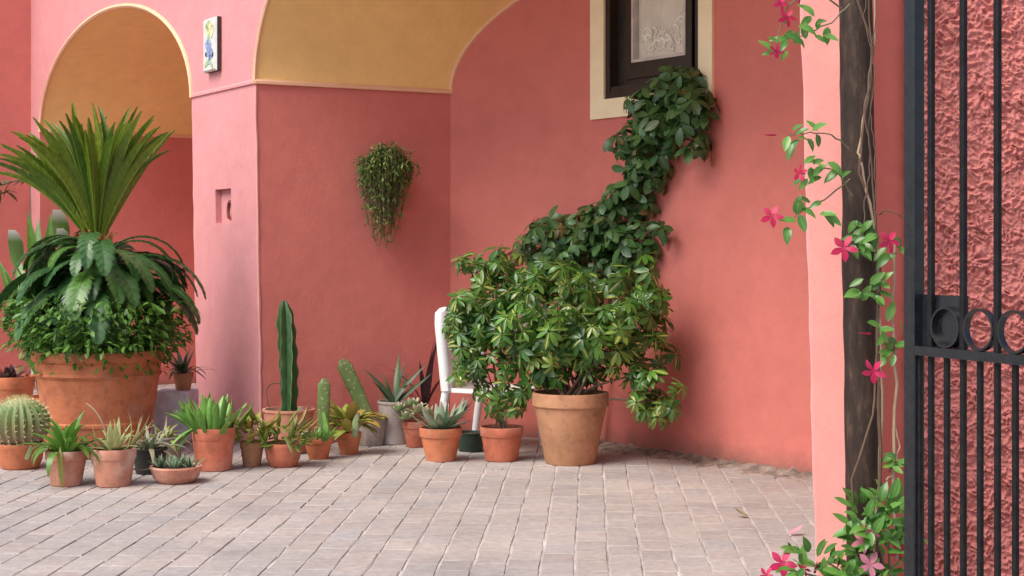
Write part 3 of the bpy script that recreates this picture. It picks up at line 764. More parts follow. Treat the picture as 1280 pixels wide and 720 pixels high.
link('crown_base', b.mesh('crown_base', M_fuzz), cyc, Matrix.Translation(tc_))
def frond_mesh(name, m, L, pl, pw, bend, npair, vfold, fwd, droop=0., bare=.12):
    b = MB(); P = []; y = z = 0.; n = 14; T = []
    for i in range(n+1):
        P.append(Vector((0, y, z))); a = bend(i/n); T.append(a); y += L/n*math.cos(a); z += L/n*math.sin(a)
    b.tube(P, [.009*(1-.8*i/n)+.0015 for i in range(n+1)], 5, rnd=.95)
    for k in range(npair):
        f = bare+(1-bare)*(k+.5)/npair; i = min(n-1, int(f*n)); q = f*n-i; c = P[i].lerp(P[i+1], q); a = T[i]
        ty = Vector((0, math.cos(a), math.sin(a))); tzv = Vector((0, -math.sin(a), math.cos(a)))
        ln = pl*(math.sin(math.pi*min(1, (f-bare)/(1-bare)*.86+.14))**.6)*ru(.92, 1.06)
        fw = fwd+.35*max(0, f-.7)/.3
        for sx in (-1, 1):
            dr = (Vector((sx, 0, 0))*math.cos(vfold)+tzv*math.sin(vfold))*math.cos(fw)+ty*math.sin(fw)
            dr = (dr+Vector((ru(-.05,.05), 0, ru(-.05,.05)))).normalized()
            nrm = (tzv*math.cos(vfold)-Vector((sx, 0, 0))*math.sin(vfold))
            side = dr.cross(nrm).normalized()*pw/2
            mid = c+dr*ln*.55-Vector((0, 0, 1))*droop*ln*.2; tip = c+dr*ln-Vector((0, 0, 1))*droop*ln
            b.add([c-side*.6, c+side*.6, mid+side, mid-side, tip], [(0,1,2,3),(3,2,4)], [(0,0),(1,0),(1,.5),(0,.5),(.5,1)], ru(.2, .8))
    return b.mesh(name, m, True)
fr = [frond_mesh('frond', M_frond, 1.0, .092, .013, lambda f, q=q: -q*f*f, 84, .85, .82) for q in (.2, .5, .8)]
fr_up = fr
fan = []
for i in range(64):
    # sideways lean in degrees (screen plane) and lean in depth
    if i < 46: a = -43+70*i/45+ru(-3, 3); e = ru(-28, 26)
    else: a = ru(-34, 20); e = ru(-35, 30)
    lx = math.sin(rad(a)); dy = math.sin(rad(e))*.8; dr = Vector((lx, dy, math.cos(rad(a)))).normalized()
    Ln = (.88+.07*math.cos(rad(a)*1.2))*ru(.86, 1.04)*(1.0 if a > -48 else .96)
    if a < -38: Ln *= .93
    out = Vector((lx, dy, 0)); upv = -out if out.length > .2 else Vector((ru(-1,1), ru(-1,.3), .2))
    put(cyc, 'frond', fr[R.randrange(3)], tc_+Vector((lx*.03, dy*.04, -.01)), dr, upv, Ln)
fo = [frond_mesh('old_frond', M_oldfrond, .92, .135, .021, lambda f, q=q, w=w: w-q*f, 58, .25, .55, .35, .2) for q, w in ((2.2, .75), (2.8, .95), (1.7, .30), (2.4, .2))]
for i in range(116):
    a = 2*math.pi*i/116*3.0+ru(-.15, .15); lay = i % 4
    dr = Vector((math.cos(a), math.sin(a)*.85, (.05, .1, 0, -.2)[lay]))
    s = ru(.58, 1.0)*(1.0, .85, 1.0, .9)[lay]
    if dr.y < -.2: s *= .80
    put(cyc, 'old_frond', fo[lay], tc_+Vector((math.cos(a)*.04, math.sin(a)*.04, -.06-.36*R.random())), dr, (0, 0, 1), s)
b = MB()                                 # small-leaved trailing plant over the rim
for i in range(3600):
    a = ru(0, 6.28); r = rr_*math.sqrt(R.random())*1.12; z = zt+ru(.0, .20)*(1-.3*r/rr_)
    if r > rr_*.93: r = rr_*ru(.98, 1.16); z = h+(ru(-.03, .18) if R.random() < .88 else ru(-.14, 0))
    if R.random() < .42: r = rr_*ru(.9, 1.42); z = h+ru(.02, .34)
    c = Vector((r*math.cos(a), r*math.sin(a), z)); dr = Vector((math.cos(a), math.sin(a), ru(-.8, .6)))+rv(.7)
    add_leaf(b, ru(.05, .085), ru(.022, .036), n=2, bend=-.5, M=orient(c, dr, up+rv(.5)), rnd=R.random())
for i in range(70):
    a = ru(0, 6.28); c = Vector((math.cos(a)*rr_*.6, math.sin(a)*rr_*.6, zt)); e_ = Vector((math.cos(a)*rr_*ru(.9, 1.25), math.sin(a)*rr_*ru(.9, 1.25), h+ru(.0, .2)))
    b.tube(bez(c, (c+e_)/2+up*.15, e_, n=4), .003, 3)
o = link('underplanting', b.mesh('underplanting', M_trail), cyc, Mi); o['kind'] = 'stuff'

# ---- strap-leaved plant behind the planter, some leaves paler towards the tip
d9 = 11.15
t = thing('strap_plant', 'upright strap leaved plant with pale tipped leaves behind the cycad, far left', 'plant', (ray(62)*d9, d9, 0), 'potted plants along the wall')
b = MB(); link('pot', pot_mesh(.13, .18, .32, 'std', M_terra), t, Mi)
sm = [leaf_mesh('strap_leaf', M_strap, 1.0, .12, n=7, bend=q, fold=.25) for q in (-.3, -.8, .25)]
for X, Y, s in ((8, 300, .9), (22, 315, 1), (36, 272, .95), (46, 268, 1), (58, 272, 1), (66, 300, .95), (78, 290, 1), (86, 318, .9), (12, 340, 1), (98, 330, 1), (55, 320, .9), (28, 345, .8), (0, 322, .9)):
    e_ = pt(X, Y, d9+ru(-.15, .1))-t.location; base = Vector((ru(-.08,.08), ru(-.08,.08), .3+ru(0, .3))); dr = e_-base
    put(t, 'strap_leaf', R.choice(sm), base, dr, Vector((-dr.x*.3+ru(-.3,.3), -1, .5)), dr.length*1.03)
spm = leaf_mesh('pale_tipped_leaf', M_ptip, 1.0, .36, n=7, bend=-.9, fold=.3, prof=lambda q: math.sin(math.pi*min(1, q**.9*.86+.06))**.6)
for X, Y, s in ((76, 262, .34), (20, 287, .30), (86, 285, .30)):
    c = pt(X, Y, d9-.18)-t.location-up*s*.86; put(t, 'pale_tipped_leaf', spm, c, Vector((ru(-.1,.1), -.05, 1)), (0, 1, .1), s)
    bb = MB(); bb.tube(bez((0, 0, .3), (0, 0, .9), c, n=6), .006, 5); link('stalk', bb.mesh('stalk', M_stem), t, Mi)

# ---- left plant branch reaching in from the side
d8 = 11.6
t = thing('leafy_shrub', 'dark leafy shrub whose twig reaches in at the left edge', 'shrub', (ray(-60)*d8, d8, 0))
b = MB(); br = bez((0,0,0), (0,0,1.2), pt(-40, 250, d8)-t.location, n=10); b.tube(br, .018, 6)
tw_ = bez(br[-1], pt(0, 225, d8)-t.location, pt(50, 222, d8)-t.location, n=8); b.tube(tw_, .007, 5)
tw2 = bez(br[-2], pt(-15, 245, d8)-t.location, pt(8, 240, d8)-t.location, n=6); b.tube(tw2, .006, 5)
link('stem', b.mesh('stem', M_bark), t, Mi)
shl = leaf_mesh('leaf', M_climb, .13, .065, n=4, bend=-.5)
for k in range(22):
    src = tw_ if k < 15 else tw2; c = src[R.randrange(3, len(src))]; put(t, 'leaf', shl, c, Vector((ru(-.5,1), ru(-1,.4), ru(-.6,.6))), up+rv(.4), ru(.7, 1.1))
for k in range(40):
    c = br[R.randrange(4, len(br))]; put(t, 'leaf', shl, c, rv(1), up+rv(.4), ru(.7, 1.1))

# ---- pot with purple plant, far left, behind
t, zt, rr_, d, h = potted('purple_plant', 'purple leaved plant in an orange pot half out of frame behind the cactus', 'plant', 12, 528, 48, 62, 470, M_terra)
pm_ = [leaf_mesh('leaf', M_purple, .16, .05, n=4, bend=q) for q in (-.6, .3)]
rosette(t, pm_, zt, 26, 1.1, .8, 10, 80, .06)
for k in range(7): put(t, 'flower', leaf_mesh('flower', M_rose, .045, .04, n=2) if k == 0 else bpy.data.meshes['flower'], (ru(0, .14), -.1, zt+ru(.02, .1)), rv(1), up)

# ---- concrete block beside planter, with small pot on top
d7 = 10.95
zb_ = H-(490-YH)/F*d7
b = MB(); x0, x1 = ray(189)*d7, ray(236)*d7
b.box((x0, d7-.02, 0), (x1, d7+.36, zb_))
o = link('concrete_block', b.mesh('concrete_block', M_block, False)); tag(o, 'pale blue grey concrete block between the big planter and the pillar', 'block')
md_ = o.modifiers.new('bevel', 'BEVEL'); md_.width = .018; md_.segments = 2
t, zt, rr_, d, h = potted('spindly_plant', 'spindly plant in a small pale pot on the concrete block', 'plant', 229, 0, 18, 25, 466, M_terra_old, 'std', z0=zb_, depth=d7+.16)
sp = [leaf_mesh('leaf', M_dark, .2, .028, n=5, bend=q) for q in (-.9, -1.5, -.4)]
rosette(t, sp, zt, 18, 1.3, 1.0, 20, 85, .03)
put(t, 'dead_leaf', leaf_mesh('dead_leaf', M_purple, .18, .03, n=4, bend=-.6), (.03, 0, zt+.05), (1, -.3, -.25), up, 1)

# ---- barrel cactus
t, zt, rr_, d, h = potted('barrel_cactus', 'round golden barrel cactus in a shallow terracotta bowl', 'cactus', 25, 588, 46, 60, 553, M_terra, 'bowl')
rs_ = 35/F*d; b = MB(); nr = 22; n = nr*4; m = 16; vs = []; uvv = []
for i in range(m+1):
    ph = math.pi*(i/m*.93); 
    for k in range(n):
        a = 2*math.pi*k/n; rib = 1+.055*math.cos(a*nr)*math.sin(ph)
        vs.append((rs_*math.sin(ph)*rib*math.cos(a), rs_*math.sin(ph)*rib*math.sin(a), rs_*.92*math.cos(ph))); uvv.append((.5, 1-i/m))
b.add(vs, [(i*n+k, (i+1)*n+k, (i+1)*n+(k+1) % n, i*n+(k+1) % n) for i in range(m) for k in range(n)], uvv)
def barrelmat():
    m, nt, bs = mat('barrel_cactus_skin'); tc = nd(nt, 'ShaderNodeTexCoord'); uv = sep(nt, tc.outputs['UV']); nn_ = noise_n(nt, 14, 4, .6)
    f = mth(nt, 'ADD', uv.outputs[1], mth(nt, 'MULTIPLY', mth(nt, 'SUBTRACT', nn_.outputs[0], .5), .2))
    nt.links.new(ramp(nt, f, [(.25, (.26, .19, .11)), (.48, (.17, .19, .07)), (.7, (.12, .20, .06)), (.93, (.45, .44, .24))]).outputs[0], bs.inputs['Base Color'])
    bs.inputs['Roughness'].default_value = .6; return m
cz = zt+rs_*.80
link('body', b.mesh('body', barrelmat()), t, Matrix.Translation((0, 0, cz)))
b = MB()
for k in range(nr):
    a = 2*math.pi*k/nr
    for i in range(1, 13):
        ph = math.pi*(i/13*.8); nrm = Vector((math.sin(ph)*math.cos(a), math.sin(ph)*math.sin(a), math.cos(ph))); c = Vector((nrm.x*rs_*1.05, nrm.y*rs_*1.05, nrm.z*rs_*.94))
        for q in range(5):
            dr = (nrm+rv(.9)).normalized()*ru(.02, .035); b.add([c+dr.orthogonal().normalized()*.0016, c-dr.orthogonal().normalized()*.0016, c+dr], [(0,1,2)])
o = link('spines', b.mesh('spines', M_spine), t, Matrix.Translation((0, 0, cz))); o['kind'] = 'stuff'
put(t, 'dry_leaf', fleshy('dry_leaf', M_rose, .17, .03, .01, 1.2), (.075, -.12, h-.09), (.5, -.25, .9), (0, -1, 0), 1)

# ---- green strappy succulent in pink pot
t, zt, rr_, d, h = potted('strappy_plant', 'floppy green strap plant in a whitened pink pot, one leaf hanging down', 'plant', 83, 609, 37, 52, 562, M_terra_pale, 'std')
gm = [leaf_mesh('leaf', M_strap, .26, .045, n=7, bend=q, fold=.3) for q in (-1.2, -1.9, -.7, -2.6)]
rosette(t, gm, zt, 36, 1.0, 1.0, 35, 88, .06)
hm = leaf_mesh('hanging_leaf', M_yel, .30, .034, n=6, bend=-.5, fold=.2); put(t, 'hanging_leaf', hm, (.0, -rr_*1.04, h+.03), (.05, -.22, -1), (0, -1, .1), .82)
put(t, 'leaf', gm[0], (-.06, -.05, h), (-1, -.3, .1), up, .6)
# ---- variegated agave
t, zt, rr_, d, h = potted('variegated_agave', 'yellow edged agave in a bleached terracotta pot at the front of the group', 'succulent', 142, 610, 42, 56, 560, M_terra_pale, 'std')
am = [fleshy('leaf', M_agave, .22, .050, .014, q, n=6) for q in (.5, -.4, 1.0, -.9)]
rosette(t, am, zt, 22, 1.0, .8, 12, 80, .02)
for k in range(5): put(t, 'leaf', am[k % 4], (.06, .02, zt), Vector((ru(.4, 1), ru(-.5,.3), ru(.5, 1.6))), up, ru(.9, 1.25))
bm = MB(); bm.tube(bez((-.03, .02, zt), (-.05, 0, zt+.22), (-.16, 0, zt+.28), n=8), [.005]*9, 5); link('flower_stalk', bm.mesh('flower_stalk', M_twig), t, Mi)
# ---- dry curling aloe in dark pot
t, zt, rr_, d, h = potted('curling_aloe', 'greyish curling aloe in a dark pot behind the shallow bowl', 'succulent', 187, 594, 34, 44, 560, M_blackpl, 'plain')
cm = [fleshy('leaf', M_curl, .27, .034, .014, q, n=8) for q in (-2.2, -1.5, 1.4, -2.8)]
rosette(t, cm, zt, 18, 1.05, .8, 10, 75, .02)
rosette(t, [fleshy('leaf', M_grey, .22, .03, .012, q, n=7) for q in (-.8, -1.4)], zt, 8, 1, .9, 40, 80, .04)
t2_, _, _, _, _ = potted('stone_pot_plant', 'tangled olive succulent in a grey stone pot behind the curling aloe', 'succulent', 206, 584, 36, 48, 545, M_stone, 'plain')
rosette(t2_, [fleshy('leaf', M_yel, .17, .03, .014, q, n=6) for q in (-1.8, -1)], _*.9, 16, 1.05, .8, 5, 75, .03)
# ---- shallow bowl
t, zt, rr_, d, h = potted('haworthia_bowl', 'low rosettes of striped succulent in a wide shallow pinkish bowl', 'succulent', 220, 606, 46, 64, 582, M_terra_pale, 'bowl')
hw = [fleshy('leaf', M_hawor, .10, .026, .014, q, n=4) for q in (.4, -.2)]
for cx_, cy_, n_ in ((-.09, 0, 11), (0, -.05, 13), (.08, .02, 11), (.02, .08, 10), (-.04, .06, 8)): rosette(t, hw, zt, n_, 1.0, .7, 25, 80, .01, c=(cx_, cy_))
put(t, 'dry_leaf', fleshy('dry_leaf', M_curl, .3, .03, .012, 1.6, n=8), (-rr_*.9, -.02, h*.9), (-.9, -.2, -.25), up, .9)
# ---- big pot with green fingers
t, zt, rr_, d, h = potted('finger_succulent', 'bright green finger leaved succulent in a large orange terracotta pot', 'succulent', 267, 590, 44, 54, 534, M_terra_red, 'std')
fm = [fleshy('leaf', M_aloe, .24, .042, .026, q, n=6, prof=lambda q: .75+.5*q-1.15*q**5) for q in (.3, -.2, -.6)]
rosette(t, fm, zt, 40, .82, .95, 45, 88, .11)
for k in range(12): put(t, 'leaf', fm[k % 3], (-.08+ru(-.04,.04), ru(-.08,.05), zt), Vector((ru(-1.1,-.1), ru(-.5,.3), ru(.5, 1.5))), up, ru(.7, 1.0))
for k in range(2): put(t, 'leaf', fm[2], (-.11, -.08, h), Vector((-.5, -.5, -.5+.3*k)), up, .8)
# ---- small yellowish plants
t, zt, rr_, d, h = potted('yellow_succulent', 'yellowish small leaved succulent in a narrow brown pot beside the pillar foot', 'succulent', 315, 584, 22, 30, 551, M_terra_old, 'std')
yl = [fleshy('leaf', M_yel, .075, .026, .01, q, n=3) for q in (.5, -.5)]
for k in range(60):
    c = Vector((ru(-.13,.13), ru(-.11,.1), zt+ru(.0, .16))); put(t, 'leaf', yl[k % 2], c, Vector((c.x*7, c.y*7, ru(-.3, 1)))+rv(.4), up, ru(1.1, 1.8))
t, zt, rr_, d, h = potted('red_green_succulent', 'red and green succulent in a small bright orange bowl pot', 'succulent', 354, 585, 34, 47, 553, M_terra_red, 'bowl')
yl = [fleshy('leaf', M_redg, .085, .024, .01, q, n=3) for q in (.5, -.5)]
for k in range(70):
    c = Vector((ru(-.14,.14), ru(-.11,.1), zt+ru(-.01, .13))); put(t, 'leaf', yl[k % 2], c, Vector((c.x*7, c.y*7, ru(-.3, 1)))+rv(.4), up, ru(1.1, 1.8))
# ---- column cactus
def column(b, h, r, nr, tw, taper=.35, lean=(0, 0), wav=0.):
    n = nr*6; m = 40; vs, uv = [], []
    for i in range(m+1):
        f = i/m; z = h*f; rr0 = r*(1-max(0, (f-.82)/.18)**2*.75)*(.86+.18*math.sin(f*3)) 
        for k in range(n):
            a = 2*math.pi*k/n; ph = (a*nr) % (2*math.pi); tri = abs(((ph/(2*math.pi)) % 1)-.5)*2
            q = rr0*(.50+.5*tri**1.3+wav*math.sin(z*46+k//6*2)*tri)
            aa = a+tw*f; vs.append((q*math.cos(aa)+lean[0]*f*f, q*math.sin(aa)+lean[1]*f*f, z)); uv.append((tri*.5, f))
    b.add(vs, [(i*n+k, i*n+(k+1) % n, (i+1)*n+(k+1) % n, (i+1)*n+k) for i in range(m) for k in range(n)]+[tuple(m*n+k for k in range(n))], uv)
t, zt, rr_, d, h = potted('column_cactus', 'tall dark green ribbed column cactus in a wide pinkish pot', 'cactus', 361, 556, 48, 64, 511, M_terra_pale, 'plain', depth=10.52)
b = MB(); column(b, (512-371)/F*d+.03, 12/F*d, 5, .6, lean=(-.03, 0), wav=.09)
M_cact2 = leafmat('ribbed_cactus_skin', [(.03, .085, .028), (.035, .095, .03)], .4, 0, rib=(.16, .24, .09))
o = link('stem', b.mesh('stem', M_cact2, True, ang=50), t, Matrix.Translation((0, 0, zt-.03)))
bb = MB()
for a in (2.4, 2.9):
    bb.tube(bez((-.12, .0, zt), (-.20, 0, zt+.22), (-.04*a*.6, 0, zt+.20), n=8), .004, 4)
link('dry_twig', bb.mesh('dry_twig', M_bark), t, Mi)
# ---- small pot with upright pad
t, zt, rr_, d, h = potted('pad_cactus', 'single upright cactus pad over green tufts in a small orange pot', 'cactus', 398, 575, 24, 37, 546, M_terra, 'std')
def padmesh(name, L, Wd, T): return fleshy(name, M_pad, L, Wd, T, .12, n=10, k=12, prof=lambda q: (.72+.26*min(1, q*2.2)) if q < .88 else .98*math.sqrt(max(.06, 1-((q-.88)/.125)**2)))
put(t, 'pad', padmesh('pad', .36, .076, .05), (.02, .05, zt-.01), (.03, .08, 1), (0, -1, 0), 1.12)
tm = [fleshy('leaf', M_aloe, .07, .018, .014, q, n=4) for q in (.4, -.4)]
for k in range(45):
    c = Vector((ru(-.09,.09), ru(-.09,.05), zt)); put(t, 'leaf', tm[k % 2], c, Vector((c.x*7, c.y*7, 1))+rv(.4), up, ru(.8, 1.2))
bb = MB(); bb.tube([Vector((.06, .02, zt)), Vector((.05, .03, zt+.08)), Vector((.03, .04, zt+.17))], [.02, .022, .012], 7); link('green_shoot', bb.mesh('green_shoot', M_aloe), t, Mi)
put(t, 'pebble', fleshy('pebble', M_pale, .05, .05, .06, 0, n=4, k=8, prof=lambda q: math.sin(math.pi*min(.98, q*.96+.03))), (-.09, -.05, zt+.02), (.2, 0, 1), (0,-1,0), 1.2)
# ---- mound plant + leaning pad
t, zt, rr_, d, h = potted('mound_succulent', 'yellow green mounded succulent in a little orange pot, before the leaning pad', 'succulent', 436, 569, 22, 32, 540, M_terra, 'std')
ml = [fleshy('leaf', M_yel, .11, .05, .02, q, n=4, prof=lambda q: math.sin(math.pi*min(.98, q*.8+.18))) for q in (-.6, -1.1)]
for k in range(34):
    a = ru(0, 6.28); c = Vector((ru(-.09,.11), ru(-.09,.08), zt+ru(.02, .12))); put(t, 'leaf', ml[k % 2], c*1.0, Vector((c.x*8, c.y*8, ru(-.2, 1))), up, ru(1.2, 1.7))
bb = MB(); bb.tube([Vector((.05, -.08, h-.02)), Vector((.06, -.10, h+.08)), Vector((.07, -.09, h+.14))], [.02, .026, .014], 7); link('pink_shoot', bb.mesh('pink_shoot', M_rose), t, Mi)
t, zt, rr_, d, h = potted('leaning_cactus', 'long flat cactus pad leaning left against the wall from a stone pot', 'cactus', 462, 552, 34, 44, 520, M_stone, 'plain', depth=10.92)
b0 = Vector((.0, -.02, zt)); e_ = pt(427, 449, d+.02)-t.location
put(t, 'pad', padmesh('pad', .36, .082, .05), b0, e_-b0, (0, -1, 0), (e_-b0).length/.36)
for k in range(14): put(t, 'leaf', ml[k % 2], (ru(-.08,.1), ru(-.1,.05), zt), rv(.6)+up, up, ru(.5, .8))
# ---- dark agave in stone pot
t, zt, rr_, d, h = potted('dark_agave', 'dark pointed agave in a grey stone pot left of the white chair', 'succulent', 493, 548, 34, 42, 501, M_stone, 'plain', depth=11.0)
dm = [fleshy('leaf', M_dark, .40, .05, .02, q, n=6) for q in (.15, -.4, -.8, .3)]
for (X, Y) in ((461, 459), (497, 436), (506, 455), (540, 470), (527, 452), (470, 475), (484, 470), (520, 480), (512, 465), (475, 490)):
    e_ = pt(X, Y, d+ru(-.15, .1))-t.location; c = Vector((ru(-.03,.03), ru(-.03,.03), zt)); put(t, 'leaf', R.choice(dm), c, e_-c, Vector((-e_.x, -.6, .6)), (e_-c).length/.385)
t, zt, rr_, d, h = potted('purple_dracaena', 'reddish dark bladed plant squeezed between agave and white chair', 'plant', 531, 548, 30, 38, 512, M_terra_old, 'std', depth=11.22)
dm2 = [leaf_mesh('leaf', M_purple, .4, .05, n=6, bend=q) for q in (-.7, -1.2, -.2)]
for (X, Y) in ((511, 427), (518, 440), (541, 415), (538, 440), (528, 455), (548, 450), (515, 470), (535, 425)):
    e_ = pt(X, Y, d+ru(-.1, .05))-t.location; c = Vector((0, 0, zt)); put(t, 'leaf', R.choice(dm2), c, e_-c, up, (e_-c).length/.37)
# ---- pale echeveria
t, zt, rr_, d, h = potted('pale_echeveria', 'pale green rosettes spilling from a small reddish pot behind the grey succulent', 'succulent', 519, 560, 22, 32, 526, M_terra_red, 'std')
el = [fleshy('leaf', M_rose, .085, .045, .016, q, n=4, prof=lambda q: math.sin(math.pi*min(.97, q*.72+.2))) for q in (.5, .2)]
for c_ in ((-.06, -.06, .04), (.03, -.08, .09), (-.02, .03, .12), (.08, 0, .06), (-.11, 0, .09)): rosette(t, el, zt+c_[2], 14, 1.0, .6, 5, 80, .01, c=c_[:2])
# ---- grey succulent
t, zt, rr_, d, h = potted('grey_succulent', 'grey green broad leaved succulent in an orange pot before the white chair', 'succulent', 551, 578, 37, 54, 534, M_terra, 'std')
gl = [fleshy('leaf', M_grey, .21, .062, .016, q, n=5, prof=lambda q: math.sin(math.pi*min(.97, q*.78+.2))**.9) for q in (.35, -.3, -.7)]
rosette(t, gl, zt, 20, 1.0, .85, 20, 80, .03)
for k in range(6): put(t, 'leaf', gl[k % 3], (.05, 0, zt), Vector((ru(.3, .9), ru(-.4,.4), ru(.7, 1.2))), up, ru(1.0, 1.3))

# ------------------------------------------------------------------ white plastic chair
dch = 10.78
ch = thing('plastic_chair', 'white plastic garden chair half hidden behind the potted bushes', 'chair', (ray(615)*dch, dch, 0))
ch.rotation_euler = (0, 0, rad(60))
def cpart(name, b, sm=True): return link(name, b.mesh(name, M_white, sm, ang=45), ch, Mi)
for sx in (-1, 1):
    b = MB(); b.tube([(sx*.26, -.26, 0), (sx*.25, -.24, .22), (sx*.245, -.22, .41)], [.022, .026, .03], 8); cpart('leg', b)
    b = MB(); b.tube([(sx*.25, .30, 0), (sx*.24, .26, .22), (sx*.235, .22, .42)], [.022, .028, .032], 8); cpart('leg', b)
b = MB(); vs = []; n = 10
for i in range(n+1):
    for j in range(n+1):
        x = -.24+.48*i/n; y = -.25+.48*j/n; z = .42-.03*math.sin(math.pi*i/n)*math.sin(math.pi*j/n)+.012*(j == 0)*-1
        vs.append((x, y, z))
fs = [(i*(n+1)+j, (i+1)*(n+1)+j, (i+1)*(n+1)+j+1, i*(n+1)+j+1) for i in range(n) for j in range(n)]
b.add(vs, fs); b.add([(v[0], v[1], v[2]-.03) for v in vs], [f[::-1] for f in fs])
for i in range(n):
    for (p, q) in ((i, i+1), ((i+1)*0+i+n*(n+1), i+1+n*(n+1))):
        a_, c_ = vs[p], vs[q]; b.add([a_, c_, (c_[0], c_[1], c_[2]-.03), (a_[0], a_[1], a_[2]-.03)], [(0,1,2,3)])
    a_, c_ = vs[i*(n+1)], vs[(i+1)*(n+1)]; b.add([a_, c_, (c_[0], c_[1], c_[2]-.05), (a_[0], a_[1], a_[2]-.05)], [(0,1,2,3)])
cpart('seat', b)
def backpt(x, f): return Vector((x*(.235+.02*f), .22+.045*f+.015*(1-x*x), .40+.52*f))
b = MB()
for sx in (-1, 1): pass
fr_ = [backpt(-1, q/8) for q in range(8)]+[backpt(-1+.06, 1.0)]+[backpt(-1+2*q/10, 1.02) for q in range(1, 10)]+[backpt(.94, 1.0)]+[backpt(1, (7-q)/8) for q in range(8)]
vs = []
b.tube(fr_, .042, 8); cpart('back_frame', b)
for i in range(3):
    b = MB(); x = -.62+.62*i; w = .295
    P_ = [backpt(x-w, q/5*.98) for q in range(6)]; Q_ = [backpt(x+w, q/5*.98) for q in range(6)]
    of = Vector((0, .014, 0)); vs = []
    for p, q in zip(P_, Q_): vs += [p, q, q+of, p+of]
    b.add(vs, [(4*i_+k, 4*i_+(k+1) % 4, 4*(i_+1)+(k+1) % 4, 4*(i_+1)+k) for i_ in range(5) for k in range(4)]); cpart('back_slat', b, False)
# dark plastic pot under the chair
t, zt, rr_, d, h = potted('empty_pot', 'dark green plastic pot on the floor under the white chair', 'pot', 588, 566, 30, 38, 540, simple('dark_green_plastic', (.02, .045, .03), .5), 'plain', 'potted plants along the wall')

# ------------------------------------------------------------------ schefflera bushes
def compound(name, m, n, L, Wd, droop, prof=None):
    b = MB(); a0 = ru(0, 6)
    b.tube([Vector((0, -.10, -.035)), Vector((0, -.05, -.008)), Vector((0, 0, 0))], .0028, 4, rnd=.9)
    for k in range(n):
        a = a0+2*math.pi*k/n+ru(-.18, .18); l = L*ru(.78, 1.08)
        dr = Vector((math.sin(a), math.cos(a), ru(-.45, .12)-droop))
        add_leaf(b, l, Wd*ru(.85, 1.12), n=4, bend=ru(-.9, .0), fold=.18, prof=prof, M=orient(dr.normalized()*.012, dr, up+rv(.25)), rnd=R.random())
    return b.mesh(name, m)
ob = lambda t_: (math.sin(math.pi*min(1, t_**1.35*.93+.06)))**.75
rd = lambda t_: (math.sin(math.pi*min(1, t_**1.1*.93+.05)))**.6
SC = [compound('leaf', M_scheff, R.choice((7, 8, 9)), .098, .031, .12, ob) for i in range(7)]
CL = [compound('leaf', M_climb, R.choice((4, 5, 6)), .115, .060, .15, rd) for i in range(7)]
def bush(t, meshes, blobs, core, s=1.0, stemname='branch', root=None, srad=.008, mstem=M_bark, wallk=None):
    """blobs: (column, row, depth, half width px, half height px, half depth m, leaves)"""
    for (X, Y, d, rx, ry, rdp, n) in blobs:
        c = pt(X, Y, d)
        if root is not None:
            bb = MB(); mid = (root+c)/2+Vector((ru(-.05,.05), ru(-.05,.05), ru(.0,.12)))
            bb.tube([p-t.location for p in bez(root+Vector((ru(-.05,.05), ru(-.05,.05), 0)), mid, c, n=7)], [srad*(1.2-.1*i) for i in range(8)], 6)
            link(stemname, bb.mesh(stemname, mstem), t, Mi)
        for k in range(n):
            v = rv(1)
            while v.length > 1 or v.length < .35: v = rv(1)
            if R.random() < .16: v = v*1.28
            p = c+Vector((v.x*rx/F*d, v.y*rdp, v.z*ry/F*d))
            out = Vector((v.x*.7, v.y*.7-.45, v.z*.5+.55)).normalized()     # leaf plane normal
            nrm = (out+rv(.45)).normalized(); dr = nrm.orthogonal(); dr.rotate(Matrix.Rotation(ru(0, 6.28), 3, nrm))
            if wallk is not None:
                q = (p-Cc).dot(WN); lim = -.05
                if q > lim: p = p+WN*(lim-q)
            put(t, 'leaf', R.choice(meshes), p-t.location, dr, nrm, s*ru(.6, 1.18))
t, zt, rr_, d, h = potted('variegated_schefflera', 'large bushy variegated umbrella plant in the tall terracotta pot by the rear wall', 'plant', 713, 583, 63, 97, 490, M_terra_old, 'tall')
big = t; root = t.location+up*zt
blobs = [(690, 440, 10.05, 50, 44, .30, 50), (740, 430, 10.05, 52, 46, .30, 55), (800, 415, 10.05, 44, 52, .22, 52), (650, 405, 10.05, 50, 46, .25, 42), (700, 375, 10.05, 60, 46, .28, 58),
         (770, 372, 10.05, 58, 44, .24, 55), (815, 365, 9.95, 26, 40, .15, 25), (606, 365, 10.1, 46, 42, .18, 35), (618, 335, 10.2, 46, 24, .12, 22), (588, 400, 10.1, 28, 40, .12, 18), (822, 502, 9.75, 36, 34, .14, 28), (802, 470, 9.85, 24, 18, .10, 6), (675, 345, 10.15, 42, 28, .18, 25), (650, 362, 10.1, 34, 26, .15, 18), (690, 400, 9.75, 60, 40, .1, 20), (770, 400, 9.75, 50, 50, .1, 20)]
bush(big, SC, blobs, None, 1.0, 'branch', root, .009)
t, zt, rr_, d, h = potted('young_schefflera', 'small variegated umbrella plant on a thin stem before the white chair', 'plant', 627, 578, 40, 55, 533, M_terra_red, 'std')
root = t.location+up*zt
bb = MB(); bb.tube(bez((0,0,zt-.02), (.02, 0, zt+.3), pt(618, 420, d)-t.location, n=8), [.013-.001*i for i in range(9)], 7); link('stem', bb.mesh('stem', M_bark), t, Mi)
bush(t, SC, [(612, 420, d, 40, 48, .18, 30), (618, 470, d-.02, 34, 34, .15, 20), (636, 500, d-.04, 26, 22, .12, 12), (640, 440, d, 26, 36, .15, 18), (588, 425, d, 26, 40, .12, 22), (576, 400, d, 18, 34, .1, 14), (582, 445, d-.05, 18, 20, .1, 10), (584, 462, d-.02, 22, 22, .1, 8), (600, 385, d, 34, 24, .14, 14)], None, .82, 'branch', root, .005)
